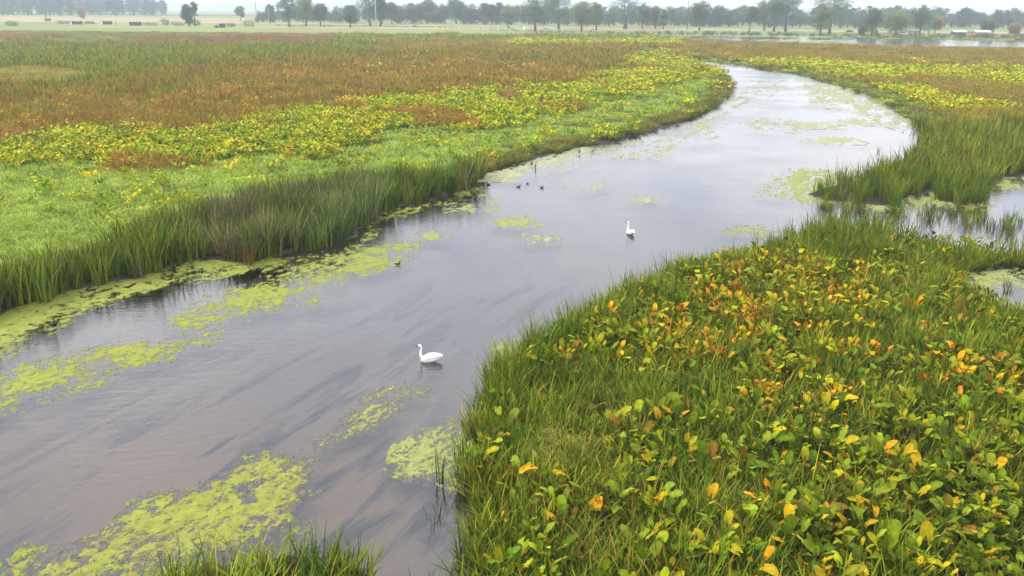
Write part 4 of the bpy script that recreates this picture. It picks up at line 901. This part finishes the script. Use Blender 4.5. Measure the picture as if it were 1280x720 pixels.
def proto_tree(i, ratio, trunk_h=.12):
    tb, V, Fc, C = tree_geo(1500 + i, 1.0, ratio, trunk_h, leaf=.085, clumps=34, per=26, c0=(.75, .8, .8), c1=(1.2, 1.15, .95))
    b = len(V); V += tb.v; Fc += [tuple(k + b for k in f) for f in tb.f]; C += [(.9, .7, .6)] * len(tb.v)
    return mesh('wood_tree', V, Fc, M_I, False, {'vc': np.array(C)})
proto_coll('wood', [proto_tree(i, .55 + .09 * (i % 4)) for i in range(7)])
proto_coll('bush', [proto_tree(20 + i, 1.5 + .3 * (i % 3), 0.0) for i in range(5)])
WOODC = np.array([.85, 1.1, 1.15]) * np.array([(.052, .08, .042), (.06, .088, .044), (.075, .095, .046), (.05, .072, .045), (.10, .09, .06), (.085, .105, .05)])
def wood(name, label, X, Y, H, cpal=WOODC, key='wood', ct='trees'):
    n = len(X); c = cpal[RS.randint(0, len(cpal), n)] * RS.uniform(.8, 1.2, (n, 1))
    scatter_obj(name, label, ct, key, np.stack([X, Y, np.full(n, .1)], 1), RS.uniform(0, 6.28, n), np.repeat(H[:, None], 3, 1) * np.stack([RS.uniform(.8, 1.2, n)] * 2 + [np.ones(n)], 1), c, 0.03)
def line_pts(xs, ys, n, depth, hpx):
    x = np.sort(RS.uniform(xs[0], xs[-1], n)); y = np.interp(x, xs, ys); g = px2g(x, y); X, Y = g[:, 0], g[:, 1]
    k = 1 + (depth > .2) * .06 + RS.random_sample(n) * depth * 1.4; H = np.interp(x, xs, hpx) * Y * k / F * RS.uniform(.5, 1.12, n)
    return X * k, Y * k, H
# the dark wood at the left, behind the crop field
wood('left_wood', 'dense hazy wood along the left horizon behind the crop field', *line_pts([-260, 0, 100, 190, 209], [19.2, 20.4, 21, 21.2, 21.4], 190, .22, [27, 26, 25, 23, 14]))
wood('right_wood', 'long hazy wood behind the lake and the big trees', *line_pts([655, 800, 900, 1000, 1100, 1200, 1300, 1500], [34, 35.2, 36, 36.8, 37.6, 38.4, 39.2, 41], 600, .30, [16, 18, 20, 21, 21, 21, 18, 17]))
wood('middle_wood', 'pale distant wood behind the middle tree row', *line_pts([320, 420, 560, 700], [30.2, 31.2, 32.3, 33.4], 380, .45, [9, 14, 17, 17]))
bx, by, bh = line_pts([756, 800, 900, 1000, 1100, 1180, 1300, 1500], [44.0, 44.4, 45, 46.3, 47.6, 48.4, 49.6, 52.2], 420, .05, [4.5, 5, 6, 5.5, 5.5, 6, 8, 8])
wood('lake_shore_brush', 'continuous green brush along the far shore of the lake', bx, by, bh * .75, np.array([(.07, .10, .045), (.09, .115, .05), (.06, .09, .045), (.12, .13, .06)]), 'bush', 'brush')
bx, by, bh = line_pts([330, 420, 500, 660, 756], [34, 34.5, 34, 40.5, 43], 120, .05, [3, 3, 1.8, 3, 4])
wood('roadside_brush', 'low weedy brush at the marsh edge under the tree row', bx, by, bh * .7, np.array([(.085, .11, .05), (.10, .125, .055)]), 'bush', 'brush')
def bush(label, x, base, wpx, hpx, c=(.065, .09, .045)):
    X, Y = P(x, base); s_ = ppm(x, base); r_ = random.Random(int(x)); tb, V, Fc, C = tree_geo(int(x) + 3000, hpx / s_, wpx / s_, 0.0, .55, 24, 34, tuple(q * .8 for q in c), tuple(q * 1.25 for q in c))
    e = empty('bush', (X, Y, .1)); tag(e, label, 'bush', 'bushes along the left field edge'); tb.build('stem', M_BARK, e); link('foliage', mesh('foliage', V, Fc, M_V, False, {'vc': np.array(C)}), e)
for q in [('dark bush at the far left field edge', 15, 33, 18, 6), ('low bush right of the leaning pole', 60, 27.5, 9, 4.5), ('low dark bush left of the first shed', 80, 30.5, 17, 4), ('low dark bush between the first two sheds', 112, 30.5, 14, 3.5),
          ('rounded bush, left end of the hedge', 207, 32, 11, 8), ('middle bush of the hedge', 222, 32.5, 18, 5), ('bush at the right end of the hedge', 246, 32, 12, 7), ('low bush left of the small white shed', 272, 35, 8, 3.5),
          ('low bush right of the small white shed', 288, 34, 14, 4.5), ('larger bush near the road start', 311, 34, 20, 8), ('pale bush between shed and hedge', 188, 32.5, 22, 4)]: bush(*q)

# ---------------------------------------------------------------- hills
def hills():
    xs = np.linspace(-4600, 5200, 300); rows = []
    prof = np.interp(xs, [-4600, -900, 800, 5200], [12, 12, 2, 0]) + 44 * fbm(xs * .0006 + 3, xs * 0, 12, 4) + 6 * fbm(xs * .012, xs * 0, 13, 3)
    V = []; 
    for dy, k in ((0, 0), (60, .6), (160, .95), (300, 1.0), (700, .5), (1200, 0)):
        V.append(np.stack([xs, 4300 + dy * 1.6 + xs * 0, prof * k], 1))
    V = np.concatenate(V); n = len(xs); i = np.arange(5)[:, None] * n + np.arange(n - 1)[None]
    fc = np.stack([i, i + 1, i + 1 + n, i + n], -1).reshape(-1, 4)
    tag(link('hills', mesh('hills', V, fc, flat_mat('wooded_hill', (.055, .075, .045), .95, .3, .02, bump=.3), True)), kind='structure')
hills()

# ---------------------------------------------------------------- road, poles, sheds, houses, vehicles far off
def ribbon(name, pts, wid, z, mat):
    g = [Vector((*P(*p), z)) for p in pts]; V = []; 
    for i, p in enumerate(g):
        t = (g[min(i + 1, len(g) - 1)] - g[max(i - 1, 0)]).normalized(); q = Vector((-t.y, t.x, 0)) * wid / 2; V += [p - q, p + q]
    return tag(link(name, mesh(name, [tuple(v) for v in V], [(2 * i, 2 * i + 1, 2 * i + 3, 2 * i + 2) for i in range(len(g) - 1)], mat)), kind='structure')
ribbon('road', [(-200, 27), (60, 28.2), (320, 30), (480, 32.6), (640, 35), (800, 37.6), (960, 39.2), (1120, 41), (1400, 44.5)], 8, .75, flat_mat('gravel', (.42, .36, .29), .9, .15, .5))
M_WOODPOLE = flat_mat('pole_wood', (.09, .075, .065), .9, .2); M_STEEL = flat_mat('pale_steel', (.5, .52, .53), .5, .05)
def pole(label, x, base, H, r_, lean, mat, arm=True):
    X, Y = P(x, base); e = empty('utility_pole', (X, Y, 0)); tag(e, label, 'pole', 'utility poles')
    b = MB(); b.tube([(0, 0, 0), (lean * H * .5, 0, H * .5), (lean * H, 0, H)], [r_, r_ * .85, r_ * .65], 8); b.build('shaft', mat, e, True)
    if arm:
        a = MB(); a.box(lean * H - 1.3, lean * H + 1.3, -.09, .09, H - .9, H - .65); ar = a.build('crossarm', mat, e)
        for k in (-1.1, -.4, .4, 1.1):
            c = MB(); c.tube([(lean * H + k, 0, H - .65), (lean * H + k, 0, H - .4)], [.06, .08], 6); c.build('insulator', M_GLASS, ar)
pole('dark leaning pole against the left wood', 57.5, 24, 30, .35, -.03, M_WOODPOLE)
pole('dark pole at the start of the tree row', 321, 27, 24, .34, -.0, M_WOODPOLE)
pole('pale slim pole standing on the marsh edge before the tall trees', 470.5, 38, 20, .2, 0, M_STEEL, False)
pole('pale thin post near the pale slim tree', 336.5, 31, 13, .16, 0, M_STEEL, False)
pole('tall black pole left of the lone round tree', 859, 36.5, 25, .28, -.02, M_WOODPOLE)
pole('dark leaning pole by the golden autumn tree', 1160.5, 43, 15, .26, -.06, M_WOODPOLE)
pole('dark pole near the right edge of the photo', 1268, 44, 14, .24, -.05, M_WOODPOLE)
for i, (x, b_, lb) in enumerate([(145, 34, 'bare dead sapling standing left of the third shed'),]):
    X, Y = P(x, b_); m = MB(); m.tube([(0, 0, 0), (.2, 0, 2.5), (.5, 0, 5)], [.16, .12, .05], 6); m.tube([(.2, 0, 2.6), (.9, .1, 4), (1.3, .1, 4.8)], [.09, .06, .03], 5); m.tube([(.15, 0, 2), (-.6, 0, 3.4)], [.08, .03], 5)
    o = m.build('dead_sapling', M_BARK); o.location = (X, Y, 0); tag(o, lb, 'dead tree')
def shed(label, x, base, wpx, hpx, wall, roofc, endc=None, rz=0.0, depth=1.0, name='shed', gable=.25, extra=True):
    X, Y = P(x, base); s_ = ppm(x, base); W, H = wpx / s_, hpx / s_; D = W * .6 * depth
    e = empty(name, (X, Y, .1), rz); tag(e, label, 'shed' if name == 'shed' else 'house', 'sheds at the field edge' if name == 'shed' else 'houses beyond the lake')
    b = MB(); b.box(-W / 2, W / 2, -D / 2, D / 2, 0, H * .8); b.build('wall', wall, e)
    if endc: q = MB(); q.box(-W / 2 - .04, -W / 2 - .004, -D / 2, D / 2, 0, H * .8); q.box(-W / 2, -W / 2 + W * .18, -D / 2 - .05, -D / 2 - .004, 0, H * .8); q.build('end_wall', endc, e)
    r_ = MB(); o_ = .35; V = [(-W / 2 - o_, -D / 2 - o_, H * .8), (W / 2 + o_, -D / 2 - o_, H * .8), (W / 2 + o_, 0, H * (.8 + gable)), (-W / 2 - o_, 0, H * (.8 + gable)), (W / 2 + o_, D / 2 + o_, H * .8), (-W / 2 - o_, D / 2 + o_, H * .8)]
    r_.add([(v[0], v[1], v[2] + .01) for v in V] + [(v[0], v[1], v[2] + .16) for v in V], [(0, 3, 2, 1), (3, 5, 4, 2), (6, 7, 8, 9), (9, 8, 10, 11), (0, 1, 7, 6), (5, 11, 10, 4), (1, 2, 8, 7), (2, 4, 10, 8), (0, 6, 9, 3), (3, 9, 11, 5)])
    r_.build('roof', roofc, e)
    g = MB(); 
    for sx in (-1, 1):
        x0 = sx * W / 2; g.add([(x0 - .05, -D / 2, H * .8), (x0 - .05, D / 2, H * .8), (x0 - .05, 0, H * (.8 + gable)), (x0 + .05, -D / 2, H * .8), (x0 + .05, D / 2, H * .8), (x0 + .05, 0, H * (.8 + gable))], [(0, 1, 2), (3, 5, 4), (0, 2, 5, 3), (1, 4, 5, 2), (0, 3, 4, 1)])
    g.build('gable', wall, e)
    if extra:
        d = MB(); d.box(W * .1, W * .1 + 1.0, -D / 2 - .05, -D / 2 - .004, 0, min(2.0, H * .7)); dd = d.build('door', M_DARK, e); k = MB(); k.box(W * .1 + .82, W * .1 + .9, -D / 2 - .11, -D / 2 - .052, .95, 1.05); k.build('handle', M_STEEL, dd)
        for wx in (-.28, .34):
            q = MB(); q.box(W * wx - .55, W * wx + .55, -D / 2 - .05, -D / 2 - .004, H * .32, H * .62); f_ = q.build('window', M_WHITE, e); p_ = MB(); p_.box(W * wx - .45, W * wx + .45, -D / 2 - .075, -D / 2 - .052, H * .35, H * .59); p_.build('pane', M_GLASS, f_)
    return e
M_BRICK = flat_mat('brick', (.30, .15, .11), .85, .1); M_ROOFP = flat_mat('pale_metal_roof', (.62, .64, .70), .45, .05); M_ROOFD = flat_mat('dark_roof', (.07, .065, .065), .8, .1); M_TAN = flat_mat('tan_siding', (.55, .42, .34), .8, .05)
shed('dark shed with a pale end wall, first from the left wood pole', 95.5, 31, 12, 4.6, M_DARK, M_ROOFD, M_WHITE, gable=.12, extra=False)
shed('dark shed with a pale end wall, second from the left', 133.5, 31, 11, 4.6, M_DARK, M_ROOFD, M_WHITE, gable=.12, extra=False)
shed('dark shed without pale end, third from the left', 169.5, 32.5, 12, 5.2, M_DARK, M_ROOFD, None, gable=.12, extra=False)
shed('small upright shed with a white end wall between low bushes', 277.5, 35, 7.5, 6, M_DARK, M_ROOFD, M_WHITE, gable=.1, extra=False)
shed('low dark walled house with a pale roof right of the golden tree', 1197.5, 44.5, 15, 5, M_DARK, M_ROOFP, None, name='house', gable=.35)
shed('small flat dark roofed house between two pale roofs', 1211, 44, 10, 4.5, M_TAN, M_ROOFD, None, name='house', gable=.15)
shed('red brick house with a pale roof near the right edge', 1226, 45.5, 18, 6, M_BRICK, M_ROOFP, None, name='house', gable=.35)
shed('pale tan cabin half hidden behind the bluish tree', 1139, 45, 14, 5.5, M_TAN, M_ROOFD, None, name='house', gable=.2)
shed('tiny white hut far behind the middle tree row', 594.5, 27, 4, 4, M_WHITE, M_ROOFP, None, gable=.3, extra=False)
shed('tiny white hut behind the pale hazy trees', 511, 29, 3, 3, M_WHITE, M_ROOFP, None, gable=.3, extra=False)
def car(label, x, base, rz, c, kind='car', Ln=4.5):
    X, Y = P(x, base); e = empty('parked_' + kind, (X, Y, .75 if kind != 'trailer' else .3), rz); tag(e, label, kind if kind != 'car' else 'car', 'vehicles along the far road')
    m = flat_mat('car_paint', c, .3, .02); W = .9; Hb = .95 if kind == 'car' else 1.1; top = 1.48 if kind == 'car' else 2.3
    b = MB(); pr = [(-Ln / 2, .35), (-Ln / 2, Hb * .9), (-Ln / 2 + .3, Hb), (Ln / 2 - .9, Hb), (Ln / 2 - .1, Hb * .8), (Ln / 2, .4)]
    V = [(x_, -W, z_) for x_, z_ in pr] + [(x_, W, z_) for x_, z_ in pr]; n = len(pr)
    b.add(V, [tuple(range(n)), tuple(range(2 * n - 1, n - 1, -1))] + [(i, i + n, (i + 1) % n + n, (i + 1) % n) for i in range(n)]); b.build('body', m, e)
    x0, x1 = (-Ln * .38, Ln * .2) if kind == 'car' else (-Ln / 2 + .05, Ln * .28)
    cabn = MB(); t_ = .35 if kind == 'car' else .08
    V = [(x0, -W * .95, Hb + .01), (x1, -W * .95, Hb + .01), (x1 - t_ * 1.6, -W * .8, top - .06), (x0 + t_, -W * .8, top - .06)]; V += [(v[0], -v[1], v[2]) for v in V]
    cabn.add(V, [(0, 1, 2, 3), (7, 6, 5, 4), (1, 5, 6, 2), (4, 0, 3, 7), (3, 2, 6, 7)]); cabn.build('window', M_GLASS if kind == 'car' else m, e)
    rf = MB(); rf.box(x0 + t_, x1 - t_ * 1.6, -W * .82, W * .82, top - .055, top); rf.build('roof', m, e)
    for sx in (-.32, .32):
        for sy in (-1, 1):
            w_ = MB(); w_.tube([(Ln * sx, sy * (W - .18), .33), (Ln * sx, sy * (W + .03), .33)], [.33, .33], 12); o = w_.build('wheel', M_TYRE, e)
            h_ = MB(); h_.tube([(Ln * sx, sy * (W + .032), .33), (Ln * sx, sy * (W + .045), .33)], [.19, .17], 10); h_.build('rim', M_STEEL, o)
    for sy in (-.6, .6):
        l_ = MB(); l_.box(Ln / 2 - .06, Ln / 2 + .03, sy - .15, sy + .15, .58, .72); l_.build('headlight', M_WHITE, e)
car('white car, left one of the pair by the lake', 848.5, 39.3, .05, (.8, .8, .8)); car('white car, right one of the pair by the lake', 855.5, 39.4, 3.1, (.8, .8, .8))
car('boxy white van near the stout trunked tree', 659, 39.5, .4, (.82, .82, .82), 'van', 4.6)
car('pale green car right of the stout trunked tree', 683, 40.2, .1, (.5, .62, .58)); car('light grey car beneath the narrow yellow tree', 741, 41, .0, (.55, .55, .56))
car('teal car alone on the marsh edge', 519.5, 36, .0, (.03, .18, .22)); car('dark red car right of the giant lakeside tree', 1062, 42, .1, (.10, .015, .015))
car('white car half hidden left of the tan cabin', 1129, 45, .2, (.8, .8, .8)); car('blue grey car beside the yellow green tree end', 637, 38, .2, (.30, .42, .50))

# ---------------------------------------------------------------- haze
m, t = newmat('haze'); pv = nd(t, 'ShaderNodeVolumePrincipled'); pv.inputs['Color'].default_value = (.80, .92, 1.0, 1); pv.inputs['Density'].default_value = .00030; pv.inputs['Anisotropy'].default_value = 0.0
o_ = nd(t, 'ShaderNodeOutputMaterial'); t.links.new(pv.outputs[0], o_.inputs['Volume'])
b = MB(); b.box(-8200, 8200, -60, 7100, -2.2, 48); tag(b.build('haze', m), 'thin pale haze lying over the marsh and far trees', 'haze', kind='stuff')
